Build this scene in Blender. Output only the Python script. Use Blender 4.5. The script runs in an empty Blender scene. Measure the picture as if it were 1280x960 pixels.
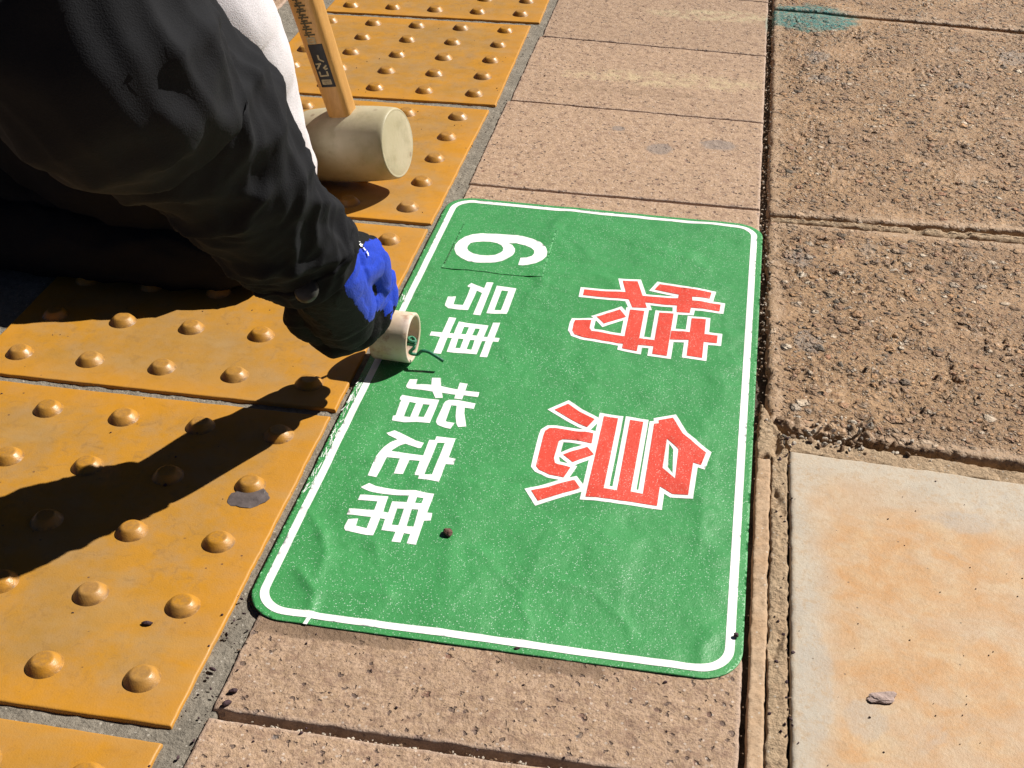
import bpy, bmesh, math, random
import numpy as np
from mathutils import Vector, Matrix, noise
from mathutils.geometry import delaunay_2d_cdt

random.seed(7)
R = math.radians
sc = bpy.context.scene
col = sc.collection

# ---------------------------------------------------------------- camera
cam_d = bpy.data.cameras.new("camera"); cam = bpy.data.objects.new("camera", cam_d); col.objects.link(cam)
cam.location = (0.26620, -0.73638, 0.54634)
cam.rotation_euler = (Matrix.Rotation(0.1735298, 3, 'Z') @ Matrix.Rotation(0.9835578, 3, 'X') @ Matrix.Rotation(0.0082286, 3, 'Z')).to_euler()
cam_d.sensor_width = 36; cam_d.lens = 1588.628 / 1280 * 36
cam_d.clip_start = 0.01; cam_d.clip_end = 500
sc.camera = cam

# ---------------------------------------------------------------- sky and sun
SUN_AZ, SUN_EL = 40.0, 44.0            # azimuth measured from +x towards +y
world = bpy.data.worlds.new("World"); sc.world = world; world.use_nodes = True
wn = world.node_tree
sky = wn.nodes.new('ShaderNodeTexSky'); sky.sky_type = 'NISHITA'; sky.sun_disc = False
sky.sun_elevation = R(SUN_EL); sky.sun_rotation = R(90 - SUN_AZ)
sky.air_density = 0.14; sky.dust_density = 0.3; sky.ozone_density = 1.0
bg = wn.nodes['Background']; bg.inputs['Strength'].default_value = 0.05
wn.links.new(sky.outputs[0], bg.inputs[0])
sun_d = bpy.data.lights.new("sun", 'SUN'); sun = bpy.data.objects.new("sun", sun_d); col.objects.link(sun)
sun_d.energy = 5.0; sun_d.angle = R(0.5); sun_d.color = (1.0, 0.955, 0.88)
sdir = Vector((math.cos(R(SUN_EL)) * math.cos(R(SUN_AZ)), math.cos(R(SUN_EL)) * math.sin(R(SUN_AZ)), math.sin(R(SUN_EL))))
sun.rotation_euler = sdir.to_track_quat('Z', 'Y').to_euler(); sun.location = sdir * 5
sc.view_settings.view_transform = 'Standard'; sc.view_settings.look = 'None'
sc.view_settings.exposure = 0.50; sc.view_settings.gamma = 1
sc.view_settings.use_curve_mapping = False
sc.cycles.max_bounces = 6

# ---------------------------------------------------------------- helpers
def tag(o, label=None, cat=None, group=None, kind=None):
    if label: o['label'] = label
    if cat: o['category'] = cat
    if group: o['group'] = group
    if kind: o['kind'] = kind
    return o
def empty(name, loc=(0, 0, 0), rot=(0, 0, 0)):
    o = bpy.data.objects.new(name, None); col.objects.link(o); o.location = loc; o.rotation_euler = rot
    o.empty_display_size = 0.03
    return o
def mesh_obj(name, verts, faces, mat, parent=None, smooth=True):
    me = bpy.data.meshes.new(name); me.from_pydata([tuple(v) for v in verts], [], faces)
    if mat is not None:
        for m in (mat if isinstance(mat, (list, tuple)) else [mat]): me.materials.append(m)
    if smooth: me.polygons.foreach_set('use_smooth', [True] * len(me.polygons))
    me.update()
    o = bpy.data.objects.new(name, me); col.objects.link(o)
    if parent is not None:
        o.parent = parent
        bpy.context.view_layer.update()
        o.matrix_parent_inverse = parent.matrix_world.inverted()
    return o

def hash2(ix, iy, s):
    n = (ix.astype(np.int64) * 374761393 + iy.astype(np.int64) * 668265263 + s * 1442695041) & 0x7fffffff
    n = ((n ^ (n >> 13)) * 1274126177) & 0x7fffffff
    n = ((n ^ (n >> 16)) * 668265263) & 0x7fffffff
    return (n & 0xffffff) / float(0xffffff)
def vnoise(x, y, s=0):
    ix = np.floor(x); iy = np.floor(y); fx = x - ix; fy = y - iy
    fx = fx * fx * fx * (fx * (fx * 6 - 15) + 10); fy = fy * fy * fy * (fy * (fy * 6 - 15) + 10)
    a = hash2(ix, iy, s); b = hash2(ix + 1, iy, s); c = hash2(ix, iy + 1, s); d = hash2(ix + 1, iy + 1, s)
    return (a + (b - a) * fx) * (1 - fy) + (c + (d - c) * fx) * fy
def fbm(x, y, s=0, o=4):
    r = 0; a = 0.5; t = 0
    for k in range(o):
        r = r + a * vnoise(x * 2 ** k + 17.3 * k, y * 2 ** k + 5.1 * k, s + k); t += a; a *= 0.5
    return r / t - 0.5
def worley(x, y, s=0):
    ix = np.floor(x); iy = np.floor(y); best = np.full(x.shape, 9.0); cid = np.zeros(x.shape)
    for dx in (-1, 0, 1):
        for dy in (-1, 0, 1):
            jx = ix + dx; jy = iy + dy
            px = jx + hash2(jx, jy, s); py = jy + hash2(jx, jy, s + 9)
            d = np.hypot(px - x, py - y); m = d < best
            best = np.where(m, d, best); cid = np.where(m, hash2(jx, jy, s + 21), cid)
    return best, cid

def block(name, quad, top, res, mat, hfun=None, rnd=0.004, drop=0.0025, jag=0.0012, depth=0.03, seed=1, edge_w=0.015, parent=None):
    """A slab with a rounded, slightly ragged rim; quad = BL, BR, TR, TL in metres."""
    q = np.array(quad, float)
    L1 = np.hypot(*(q[1] - q[0])); L2 = np.hypot(*(q[3] - q[0]))
    nx = max(4, int(L1 / res)); ny = max(4, int(L2 / res))
    def dense(n, L):
        e = np.array([0, .25, .5, .8]) * rnd / L
        mid = np.linspace(rnd / L * 1.15, 1 - rnd / L * 1.15, n)
        return np.concatenate([e, mid, 1 - e[::-1]])
    u = dense(nx, L1); v = dense(ny, L2); U, V = np.meshgrid(u, v)
    X = (1 - U) * (1 - V) * q[0, 0] + U * (1 - V) * q[1, 0] + U * V * q[2, 0] + (1 - U) * V * q[3, 0]
    Y = (1 - U) * (1 - V) * q[0, 1] + U * (1 - V) * q[1, 1] + U * V * q[2, 1] + (1 - U) * V * q[3, 1]
    dl = U * L1; dr = (1 - U) * L1; db = V * L2; dt = (1 - V) * L2
    d = np.minimum(np.minimum(dl, dr), np.minimum(db, dt))
    Z = np.full(X.shape, float(top))
    t = np.clip(1 - d / rnd, 0, 1); Z -= drop * (1 - np.sqrt(np.clip(1 - t * t, 0, 1)))
    w = np.exp(-d / 0.006)
    jx = fbm(X * 55, Y * 55, seed) + .8 * fbm(X * 260, Y * 260, seed + 1); jy = fbm(X * 55 + 40, Y * 55, seed + 5) + .8 * fbm(X * 260, Y * 260 + 9, seed + 6)
    X = X + jag * 1.5 * w * jx; Y = Y + jag * 1.5 * w * jy
    if hfun is not None: Z = Z + hfun(X, Y, d)
    n, m = X.shape
    verts = np.stack([X, Y, Z], -1).reshape(-1, 3)
    idx = np.arange(n * m).reshape(n, m)
    faces = np.stack([idx[:-1, :-1], idx[:-1, 1:], idx[1:, 1:], idx[1:, :-1]], -1).reshape(-1, 4).tolist()
    rim = list(idx[0, :]) + list(idx[1:, -1]) + list(idx[-1, -2::-1]) + list(idx[-2:0:-1, 0])
    base = len(verts); low = verts[rim].copy(); low[:, 2] = top - depth
    verts = np.concatenate([verts, low])
    k = len(rim)
    for i in range(k):
        j = (i + 1) % k
        faces.append([int(rim[j]), int(rim[i]), base + i, base + j])
    o = mesh_obj(name, verts.tolist(), faces, mat, parent)
    a = o.data.attributes.new('edge', 'FLOAT', 'POINT')
    val = np.concatenate([np.clip(d.reshape(-1) / edge_w, 0, 1), np.zeros(k)])
    a.data.foreach_set('value', val.astype(np.float32))
    return o

# ---------------------------------------------------------------- materials
class NT:
    def __init__(s, name):
        s.m = bpy.data.materials.new(name); s.m.use_nodes = True; s.t = s.m.node_tree
        s.b = s.t.nodes['Principled BSDF']; s.pos = s.n('ShaderNodeNewGeometry').outputs['Position']
    def n(s, typ, **kw):
        nd = s.t.nodes.new(typ)
        for k, v in kw.items(): setattr(nd, k, v)
        return nd
    def put(s, sock, v):
        if isinstance(v, bpy.types.NodeSocket): s.t.links.new(v, sock)
        else:
            if isinstance(v, (tuple, list)) and len(v) == 3 and sock.type == 'RGBA': v = (*v, 1)
            sock.default_value = v
    def vec(s, scale=(1, 1, 1), loc=(0, 0, 0), rot=(0, 0, 0), src=None):
        mp = s.n('ShaderNodeMapping'); s.put(mp.inputs[0], src or s.pos)
        mp.inputs['Scale'].default_value = scale; mp.inputs['Location'].default_value = loc; mp.inputs['Rotation'].default_value = rot
        return mp.outputs[0]
    def noise(s, scale, detail=4, rough=0.55, dist=0.0, vec=None):
        nd = s.n('ShaderNodeTexNoise'); s.put(nd.inputs['Vector'], vec or s.pos)
        nd.inputs['Scale'].default_value = scale; nd.inputs['Detail'].default_value = detail
        nd.inputs['Roughness'].default_value = rough; nd.inputs['Distortion'].default_value = dist
        return nd.outputs['Fac']
    def vor(s, scale, out='Distance', feature='F1', vec=None, rnd=1.0, smooth=None):
        nd = s.n('ShaderNodeTexVoronoi'); nd.feature = feature; s.put(nd.inputs['Vector'], vec or s.pos)
        nd.inputs['Scale'].default_value = scale; nd.inputs['Randomness'].default_value = rnd
        return nd.outputs[out]
    def math(s, op, a, b=0.0, c=None, clamp=False):
        nd = s.n('ShaderNodeMath'); nd.operation = op; nd.use_clamp = clamp
        s.put(nd.inputs[0], a); s.put(nd.inputs[1], b)
        if c is not None: s.put(nd.inputs[2], c)
        return nd.outputs[0]
    def ramp(s, fac, stops, interp='LINEAR'):
        nd = s.n('ShaderNodeValToRGB'); s.put(nd.inputs[0], fac); cr = nd.color_ramp; cr.interpolation = interp
        while len(cr.elements) < len(stops): cr.elements.new(0.5)
        for e, (p, c) in zip(cr.elements, stops):
            e.position = p; e.color = (c, c, c, 1) if isinstance(c, (int, float)) else (*c, 1)
        return nd.outputs[0]
    def mix(s, f, a, b, mode='MIX'):
        nd = s.n('ShaderNodeMix'); nd.data_type = 'RGBA'; nd.blend_type = mode
        s.put(nd.inputs[0], f); s.put(nd.inputs[6], a); s.put(nd.inputs[7], b)
        return nd.outputs[2]
    def attr(s, name):
        nd = s.n('ShaderNodeAttribute'); nd.attribute_name = name; return nd.outputs['Fac']
    def bump(s, h, dist, strength=1.0, prev=None):
        nd = s.n('ShaderNodeBump'); s.put(nd.inputs['Height'], h); nd.inputs['Distance'].default_value = dist
        nd.inputs['Strength'].default_value = strength
        if prev is not None: s.put(nd.inputs['Normal'], prev)
        return nd.outputs[0]
    def blob(s, x, y, rx, ry, rough=0.5, sc_=60):
        """soft ragged spot mask on the ground around (x, y)"""
        v = s.vec(scale=(1 / rx, 1 / ry, 0), loc=(-x / rx, -y / ry, 0))
        ln = s.n('ShaderNodeVectorMath'); ln.operation = 'LENGTH'; s.put(ln.inputs[0], v)
        d = s.math('ADD', ln.outputs['Value'], s.math('MULTIPLY', s.math('SUBTRACT', s.noise(sc_, 4), 0.5), rough * 3))
        return s.ramp(d, [(0.75, 1.0), (1.0, 0.0)])
    def vary(s, c, lo=.88, hi=1.06):
        oi = s.n('ShaderNodeObjectInfo'); r = s.ramp(oi.outputs['Random'], [(0., lo), (1., hi)])
        return s.mix(1.0, c, r, 'MULTIPLY')
    def done(s, color, rough=0.8, normal=None, spec=0.5):
        s.put(s.b.inputs['Base Color'], color); s.put(s.b.inputs['Roughness'], rough)
        s.put(s.b.inputs['Specular IOR Level'], spec)
        if normal is not None: s.put(s.b.inputs['Normal'], normal)
        return s.m

def m_tile():
    n = NT('yellow_tile')
    c = n.mix(n.ramp(n.noise(11, 6, .6, .6), [(.38, 0.), (.66, 1.)]), (.45, .208, .018), (.345, .185, .042))
    c = n.mix(n.ramp(n.noise(38, 6, .65), [(.44, 0.), (.68, .75)]), c, (.34, .205, .085))
    c = n.mix(n.ramp(n.noise(90, 5, .7, 1.), [(.54, 0.), (.70, .55)]), c, (.25, .135, .04))
    e = n.ramp(n.attr('edge'), [(0, 1.), (1., 0.)])
    c = n.mix(n.math('MULTIPLY', e, .55), c, (.56, .235, .008))
    c = n.mix(n.math('MULTIPLY', n.ramp(n.noise(420, 3, .7), [(.60, 0.), (.72, 1.)]), .35), c, (.2, .10, .03))
    spk = n.ramp(n.vor(75), [(.0, 1.), (.055, 1.), (.075, 0.)])
    spk = n.math('MULTIPLY', spk, n.ramp(n.noise(40, 2), [(.5, 0.), (.55, 1.)]))
    c = n.mix(n.math('MULTIPLY', spk, .8), c, (.09, .045, .03))
    smear = n.ramp(n.noise(30, 5, .6, .5, n.vec((.35, 1, 1), rot=(0, 0, .5))), [(.52, 0.), (.74, .6)])
    c = n.mix(smear, c, (.38, .235, .09))
    dm = n.attr('dome')
    ring = n.math('MULTIPLY', n.ramp(dm, [(.50, 0.), (.80, 1.)]), n.ramp(n.noise(170, 5, .75), [(.38, 0.), (.58, 1.)]))
    c = n.mix(n.math('MULTIPLY', ring, .75), c, (.15, .08, .03))
    cap = n.math('MULTIPLY', n.math('MULTIPLY', n.ramp(dm, [(.02, 0.), (.03, 1.), (.22, 1.), (.30, 0.)]), n.ramp(n.noise(260, 5, .8), [(.42, 0.), (.56, 1.)])), .5)
    c = n.mix(cap, c, (.24, .13, .05))
    h = n.math('ADD', n.noise(900, 3), n.math('MULTIPLY', n.noise(150, 3), 1.2))
    return n.done(c, n.math('SUBTRACT', n.ramp(n.noise(60, 4), [(.3, .42), (.8, .68)]), n.math('MULTIPLY', n.math('GREATER_THAN', dm, .01), .12)), n.bump(h, .00022, .6), .45)

def m_paver():
    n = NT('pink_stone')
    c = n.mix(n.ramp(n.noise(22, 6, .65), [(.36, 0.), (.64, 1.)]), (.44, .290, .178), (.35, .228, .142))
    c = n.mix(n.ramp(n.noise(160, 5, .75), [(.38, 0.), (.62, 1.)]), c, (.48, .33, .225))
    c = n.mix(n.math('MULTIPLY', n.ramp(n.noise(90, 4, .7), [(.50, 0.), (.64, 1.)]), .7), c, (.25, .15, .10))
    c = n.mix(n.math('MULTIPLY', n.ramp(n.noise(480, 3, .8), [(.52, 0.), (.63, 1.)]), .7), c, (.19, .12, .09))
    wv = n.n('ShaderNodeVectorMath'); wv.operation = 'ADD'
    nz = n.n('ShaderNodeTexNoise'); n.put(nz.inputs['Vector'], n.pos); nz.inputs['Scale'].default_value = 220
    sc1 = n.n('ShaderNodeVectorMath'); sc1.operation = 'SCALE'; n.put(sc1.inputs[0], nz.outputs['Color']); sc1.inputs['Scale'].default_value = .0080
    n.put(wv.inputs[0], n.pos); n.put(wv.inputs[1], sc1.outputs[0])
    d1 = n.math('MULTIPLY', n.ramp(n.vor(62, vec=wv.outputs[0]), [(.08, 1.), (.17, 0.)]), n.ramp(n.vor(62, 'Color', vec=wv.outputs[0]), [(.42, 0.), (.5, 1.)]))
    d2 = n.math('MULTIPLY', n.ramp(n.vor(150, vec=wv.outputs[0]), [(.17, 1.), (.27, 0.)]), n.ramp(n.vor(150, 'Color', vec=wv.outputs[0]), [(.42, 0.), (.5, 1.)]))
    c = n.mix(n.math('MULTIPLY', d1, .8), c, n.ramp(n.vor(62, 'Color', vec=wv.outputs[0]), [(.4, (.07, .045, .045)), (.7, (.20, .09, .06)), (.9, (.13, .12, .12))]))
    c = n.mix(n.math('MULTIPLY', d2, .75), c, (.085, .055, .05))
    w1 = n.math('MULTIPLY', n.ramp(n.vor(260), [(.18, 1.), (.26, 0.)]), n.ramp(n.vor(260, 'Color'), [(.60, 0.), (.66, 1.)]))
    c = n.mix(n.math('MULTIPLY', w1, .6), c, (.62, .52, .44))
    # pale mortar smear and grey marks that belong to the two farther stones
    st = n.math('MULTIPLY', n.blob(.19, .765, .14, .030, .5, 30), n.ramp(n.noise(70, 5, .7), [(.42, 0.), (.62, 1.)]))
    c = n.mix(n.math('MULTIPLY', st, .85), c, (.52, .40, .24))
    c = n.mix(n.math('MULTIPLY', n.math('MULTIPLY', n.blob(.16, .715, .12, .012, .6, 30), n.ramp(n.noise(70, 5, .7), [(.42, 0.), (.62, 1.)])), .7), c, (.25, .16, .10))
    st2 = n.math('MULTIPLY', n.blob(.24, 1.03, .10, .03, .5, 30), n.ramp(n.noise(60, 5, .7), [(.42, 0.), (.6, 1.)]))
    c = n.mix(n.math('MULTIPLY', st2, .8), c, (.52, .42, .26))
    for (x, y, rx, ry) in ((.200, .552, .016, .016), (.262, .575, .022, .015), (.150, .60, .008, .007)):
        c = n.mix(n.math('MULTIPLY', n.blob(x, y, rx, ry, .25, 120), .6), c, (.20, .175, .165))
    for (x, y) in ((.085, -.212), (.045, -.213), (.20, -.214)):
        c = n.mix(n.math('MULTIPLY', n.blob(x, y, .04, .008, .5, 90), .65), c, (.16, .10, .06))
    c = n.mix(n.math('MULTIPLY', n.blob(.318, 1.01, .014, .06, .2, 90), .8), c, (.10, .22, .17))
    e = n.ramp(n.attr('edge'), [(0, 1.), (.35, 0.)])
    c = n.mix(n.math('MULTIPLY', e, .35), c, (.52, .41, .36))
    h = n.math('ADD', n.noise(420, 5, .7), n.math('MULTIPLY', n.noise(110, 4, .6), 2.2))
    h = n.math('SUBTRACT', h, n.math('MULTIPLY', n.math('ADD', d1, d2), .9))
    c = n.vary(c)
    return n.done(c, .72, n.bump(h, .0013, .8), .35)

def m_aggregate():
    n = NT('rough_aggregate')
    wv = n.n('ShaderNodeVectorMath'); wv.operation = 'ADD'
    nz = n.n('ShaderNodeTexNoise'); n.put(nz.inputs['Vector'], n.pos); nz.inputs['Scale'].default_value = 160; nz.inputs['Detail'].default_value = 3
    s1 = n.n('ShaderNodeVectorMath'); s1.operation = 'SCALE'; n.put(s1.inputs[0], nz.outputs['Color']); s1.inputs['Scale'].default_value = .005
    n.put(wv.inputs[0], n.pos); n.put(wv.inputs[1], s1.outputs[0]); W = wv.outputs[0]
    stones = [(.15, (.07, .06, .045)), (.30, (.24, .13, .07)), (.42, (.52, .28, .12)), (.54, (.36, .26, .17)), (.62, (.40, .17, .08)), (.70, (.24, .21, .18)), (.85, (.72, .60, .46))]
    mort = n.mix(n.ramp(n.noise(70, 6, .7), [(.36, 0.), (.64, 1.)]), (.36, .21, .100), (.48, .295, .150))
    mort = n.mix(n.ramp(n.noise(420, 4, .8), [(.46, 0.), (.64, .6)]), mort, (.19, .115, .065))
    worn = n.ramp(n.noise(15, 5, .6, .5, n.vec(loc=(4, 3, 0))), [(.50, 0.), (.64, 1.)])          # smoother trodden areas
    dens = n.math('SUBTRACT', 1.0, n.math('MULTIPLY', worn, .75))
    c = mort; h = n.math('MULTIPLY', n.noise(600, 4, .75), .5)
    h = n.math('ADD', h, n.math('MULTIPLY', n.noise(140, 4, .65), .8))
    for (s, thr, amp) in ((480, .40, .35), (250, .45, .8), (135, .52, 1.5), (80, .62, 2.1)):
        d = n.vor(s, vec=W); k = n.vor(s, 'Color', vec=W)
        m = n.math('MULTIPLY', n.ramp(d, [(.30, 1.), (.44, 0.)]), n.math('GREATER_THAN', k, thr))
        m = n.math('MULTIPLY', m, dens if s < 400 else 1.0)
        rr = n.vor(s, 'Color', vec=n.vec(src=W))
        nd = n.n('ShaderNodeSeparateColor'); n.put(nd.inputs[0], k)
        c = n.mix(n.math('MULTIPLY', m, .9), c, n.ramp(n.math('MULTIPLY', n.math('ADD', nd.outputs[0], nd.outputs[2]), .5), stones))
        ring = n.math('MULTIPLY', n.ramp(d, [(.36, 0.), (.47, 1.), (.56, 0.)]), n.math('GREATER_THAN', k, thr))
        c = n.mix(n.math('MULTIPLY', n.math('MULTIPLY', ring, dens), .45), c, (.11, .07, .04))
        h = n.math('ADD', h, n.math('MULTIPLY', n.math('MULTIPLY', m, n.math('SUBTRACT', 1.0, d)), amp))
    big = n.ramp(n.noise(9, 4, .6, .3, n.vec(loc=(2, 8, 0))), [(.42, 0.), (.62, 1.)])
    c = n.mix(n.math('MULTIPLY', big, .35), c, (.27, .16, .09))
    gr = n.math('MULTIPLY', n.ramp(n.noise(26, 4, .6, .4, n.vec(loc=(3, 1, 0))), [(.64, 0.), (.70, 1.)]), .35)
    c = n.mix(gr, c, (.30, .26, .22))
    for (x, y, rx, ry) in ((.375, .805, .022, .016), (.545, .815, .016, .014), (.372, .88, .022, .03), (.345, .325, .018, .022), (.352, .180, .016, .024), (.62, .93, .03, .04)):
        c = n.mix(n.math('MULTIPLY', n.math('MULTIPLY', n.blob(x, y, rx * .8, ry * .8, .45, 110), n.ramp(n.noise(260, 4, .8), [(.35, 0.), (.55, 1.)])), .6), c, (.27, .24, .215))
    pit = n.math('MULTIPLY', n.ramp(n.vor(60, vec=W), [(.09, 1.), (.15, 0.)]), n.math('GREATER_THAN', n.vor(60, 'Color', vec=W), .56))
    c = n.mix(n.math('MULTIPLY', pit, .8), c, (.05, .04, .025)); h = n.math('SUBTRACT', h, n.math('MULTIPLY', pit, 2.0))
    e = n.attr('edge')
    em = n.ramp(n.math('ADD', e, n.math('MULTIPLY', n.math('SUBTRACT', n.noise(60, 4), .5), .9)), [(.35, 1.), (.75, 0.)])
    c = n.mix(n.math('MULTIPLY', em, .55), c, n.ramp(n.noise(110, 5, .7), [(.35, (.32, .21, .13)), (.65, (.48, .34, .22))]))
    paint = n.math('MULTIPLY', n.blob(.365, 1.045, .070, .060, .40, 45), n.ramp(n.noise(200, 4, .7), [(.30, .15), (.6, 1.)]))
    c = n.mix(n.math('MULTIPLY', paint, .95), c, n.ramp(n.noise(130, 4), [(.35, (.0, .12, .13)), (.65, (.02, .25, .22))]))
    h = n.math('MULTIPLY', h, n.math('SUBTRACT', 1.0, n.math('MULTIPLY', em, .6)))
    h = n.math('MULTIPLY', h, n.math('SUBTRACT', 1.0, n.math('MULTIPLY', worn, .45)))
    c = n.vary(c, .92, 1.02)
    return n.done(c, .6, n.bump(h, .0032, 1.), .45)

def m_stained():
    n = NT('stained_stone')
    v = n.vec(scale=(1, 1.3, 1), rot=(0, 0, .35))
    x = n.n('ShaderNodeSeparateXYZ'); n.put(x.inputs[0], n.pos)
    base = n.mix(n.ramp(n.noise(26, 6, .6), [(.35, 0.), (.65, 1.)]), (.47, .40, .31), (.41, .355, .285))
    f = n.ramp(n.noise(13, 8, .68, .8, v), [(.43, 0.), (.57, 1.)])
    # the stain keeps off the left margin and the far margin of the stone
    mx = n.ramp(n.math('ADD', x.outputs[0], n.math('MULTIPLY', n.math('SUBTRACT', n.noise(30, 4), .5), .03)), [(.345, 0.), (.368, 1.)])
    my = n.ramp(n.math('ADD', x.outputs[1], n.math('ADD', n.math('MULTIPLY', n.math('SUBTRACT', n.noise(16, 4), .5), .05), n.math('MULTIPLY', x.outputs[0], .30))), [(.085, 1.), (.125, 0.)])
    m = n.math('MULTIPLY', mx, my)
    m2 = n.math('MULTIPLY', m, n.math('ADD', n.math('MULTIPLY', f, .38), .60))
    c = n.mix(m2, base, n.ramp(n.noise(45, 6, .65, .5), [(.36, (.46, .245, .095)), (.5, (.48, .285, .135)), (.64, (.50, .34, .19))]))
    c = n.mix(n.math('MULTIPLY', n.ramp(n.noise(23, 5, .6, .6, n.vec(loc=(5, 2, 0))), [(.57, 0.), (.70, 1.)]), .45), c, (.48, .40, .30))
    c = n.mix(n.math('MULTIPLY', n.ramp(n.noise(17, 5, .6, .6, n.vec(loc=(1, 7, 0))), [(.62, 0.), (.72, 1.)]), .5), c, (.36, .32, .28))
    for (bx, by, rx, ry) in ((.378, -.222, .013, .016), (.455, -.035, .02, .012), (.35, -.2, .012, .05)):
        c = n.mix(n.math('MULTIPLY', n.blob(bx, by, rx, ry, .3, 90), .5), c, (.38, .34, .29))
    c = n.mix(n.ramp(n.noise(150, 6, .8), [(.50, 0.), (.62, .5)]), c, (.40, .26, .14))
    sp = n.math('MULTIPLY', n.ramp(n.vor(85), [(.05, 1.), (.075, 0.)]), n.ramp(n.vor(85, 'Color'), [(.56, 0.), (.60, 1.)]))
    c = n.mix(n.math('MULTIPLY', sp, .7), c, (.12, .085, .05))
    h = n.math('ADD', n.noise(500, 5, .7), n.math('MULTIPLY', n.noise(70, 5, .6), .9))
    c = n.mix(n.math('MULTIPLY', n.ramp(n.noise(330, 4, .8), [(.54, 0.), (.66, 1.)]), .35), c, (.34, .22, .12))
    return n.done(c, .62, n.bump(h, .0007, .6), .4)

def m_mortar(name, a, b, bumpd=.0018, rough=.85):
    n = NT(name)
    c = n.mix(n.ramp(n.noise(55, 6, .7), [(.35, 0.), (.65, 1.)]), a, b)
    c = n.mix(n.math('MULTIPLY', n.ramp(n.noise(330, 4, .8), [(.5, 0.), (.64, 1.)]), .6), c, tuple(v * .45 for v in a))
    w = n.math('MULTIPLY', n.ramp(n.vor(300), [(.18, 1.), (.26, 0.)]), n.ramp(n.vor(300, 'Color'), [(.64, 0.), (.68, 1.)]))
    c = n.mix(n.math('MULTIPLY', w, .6), c, (.55, .5, .43))
    h = n.math('ADD', n.noise(500, 5, .75), n.math('MULTIPLY', n.noise(120, 4, .6), 2.))
    return n.done(c, rough, n.bump(h, bumpd, .85), .3)

def m_vinyl(name, colr, glit=.35, bright=(.3, .62, .36), rough=.42):
    n = NT(name)
    c = n.mix(n.ramp(n.noise(18, 5, .6), [(.35, 0.), (.65, 1.)]), tuple(v * .93 for v in colr), tuple(min(1, v * 1.06) for v in colr))
    if glit:
        c = n.mix(n.ramp(n.noise(1100, 3, .8), [(.42, 0.), (.70, .22)]), c, bright)
        g = n.math('MULTIPLY', n.ramp(n.vor(780), [(.22, 1.), (.34, 0.)]), n.ramp(n.vor(780, 'Color'), [(.54, 0.), (.66, 1.)]))
        dens = n.ramp(n.noise(14, 4, .6), [(.35, .35), (.65, 1.)])
        c = n.mix(n.math('MULTIPLY', n.math('MULTIPLY', g, dens), glit), c, (.75, .88, .78))
    h = n.math('ADD', n.noise(1000, 3, .7), n.math('MULTIPLY', n.noise(90, 4, .6), 3.))
    return n.done(c, rough, n.bump(h, .00035, .7), .5)

def m_plain(name, colr, rough=.6, var=.15, scale=60, bumpd=.0004, spec=.4, bscale=300):
    n = NT(name)
    c = n.mix(n.ramp(n.noise(scale, 5, .6), [(.3, 0.), (.7, 1.)]), tuple(v * (1 - var) for v in colr), tuple(min(1, v * (1 + var)) for v in colr))
    return n.done(c, rough, n.bump(n.noise(bscale, 4, .6), bumpd, .7), spec)

def m_cloth(name, colr, var=.25, weave=900, bumpd=.0005, rough=.9, sheen=.2):
    n = NT(name)
    c = n.mix(n.ramp(n.noise(14, 5, .6), [(.3, 0.), (.7, 1.)]), tuple(v * (1 - var) for v in colr), tuple(v * (1 + var) for v in colr))
    c = n.mix(n.math('MULTIPLY', n.ramp(n.noise(weave, 2), [(.4, 0.), (.6, 1.)]), .3), c, tuple(min(1, v * 1.6) for v in colr))
    m = n.done(c, rough, n.bump(n.math('ADD', n.noise(weave, 2), n.math('MULTIPLY', n.noise(60, 3, .5), 1.2)), bumpd, .8), .2)
    n.b.inputs['Sheen Weight'].default_value = sheen
    return m

M_TILE = m_tile(); M_PAVER = m_paver(); M_AGG = m_aggregate(); M_STAIN = m_stained()
M_GROUT = m_mortar('grey_grout', (.20, .175, .14), (.29, .255, .205))
M_SAND = m_mortar('sandy_mortar', (.42, .29, .18), (.50, .37, .24), .0026)
M_TAN = m_mortar('tan_mortar', (.42, .275, .165), (.46, .33, .22), .0005)
M_DARK = m_mortar('joint_soil', (.065, .05, .035), (.13, .10, .075), .003)
M_FAR = m_mortar('plain_paving', (.30, .24, .18), (.36, .29, .22), .002)

# ---------------------------------------------------------------- ground and pavement
def ground_sheet():
    xs = np.array([-60, -8, -1.5, 1.8, 8, 60.]); ys = np.array([-60, -8, -1.2, 2.2, 8, 60.])
    v = [(x, y, -0.0125) for y in ys for x in xs]
    f = [(j * 6 + i, j * 6 + i + 1, (j + 1) * 6 + i + 1, (j + 1) * 6 + i) for j in range(5) for i in range(5)]
    return mesh_obj('ground', v, f, M_DARK, smooth=False)
g = ground_sheet(); tag(g, 'dark soil bed under the paving, seen only in its open joints', 'ground', kind='structure')

def structure(o, label, cat='pavement'):
    return tag(o, label, cat, kind='structure')

# far paving around the modelled patch, just plain slabs of ground
for i, (x0, x1, y0, y1) in enumerate([(-12, -0.68, -12, 12), (.79, 12, -12, 12), (-0.68, .79, 1.395, 12), (-0.68, .79, -12, -0.619)]):
    v = [(x0, y0, -.002), (x1, y0, -.002), (x1, y1, -.002), (x0, y1, -.002)]
    structure(mesh_obj('pavement', v, [(0, 1, 2, 3)], M_FAR, smooth=False), 'plain tan paving that goes on around the tiled strip')

def rough_grout(X, Y, d):
    return .0016 * fbm(X * 90, Y * 90, 3) + .0011 * fbm(X * 330, Y * 330, 4, 3)
gr = block('pavement_strip', [(-0.366, -0.62), (0.021, -0.62), (0.019, 1.40), (-0.364, 1.40)], -0.0028, .0035, M_GROUT, rough_grout, seed=4, rnd=.002, drop=.001)
structure(gr, 'grey cement bedding that fills the joints of the yellow tiles')

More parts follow.
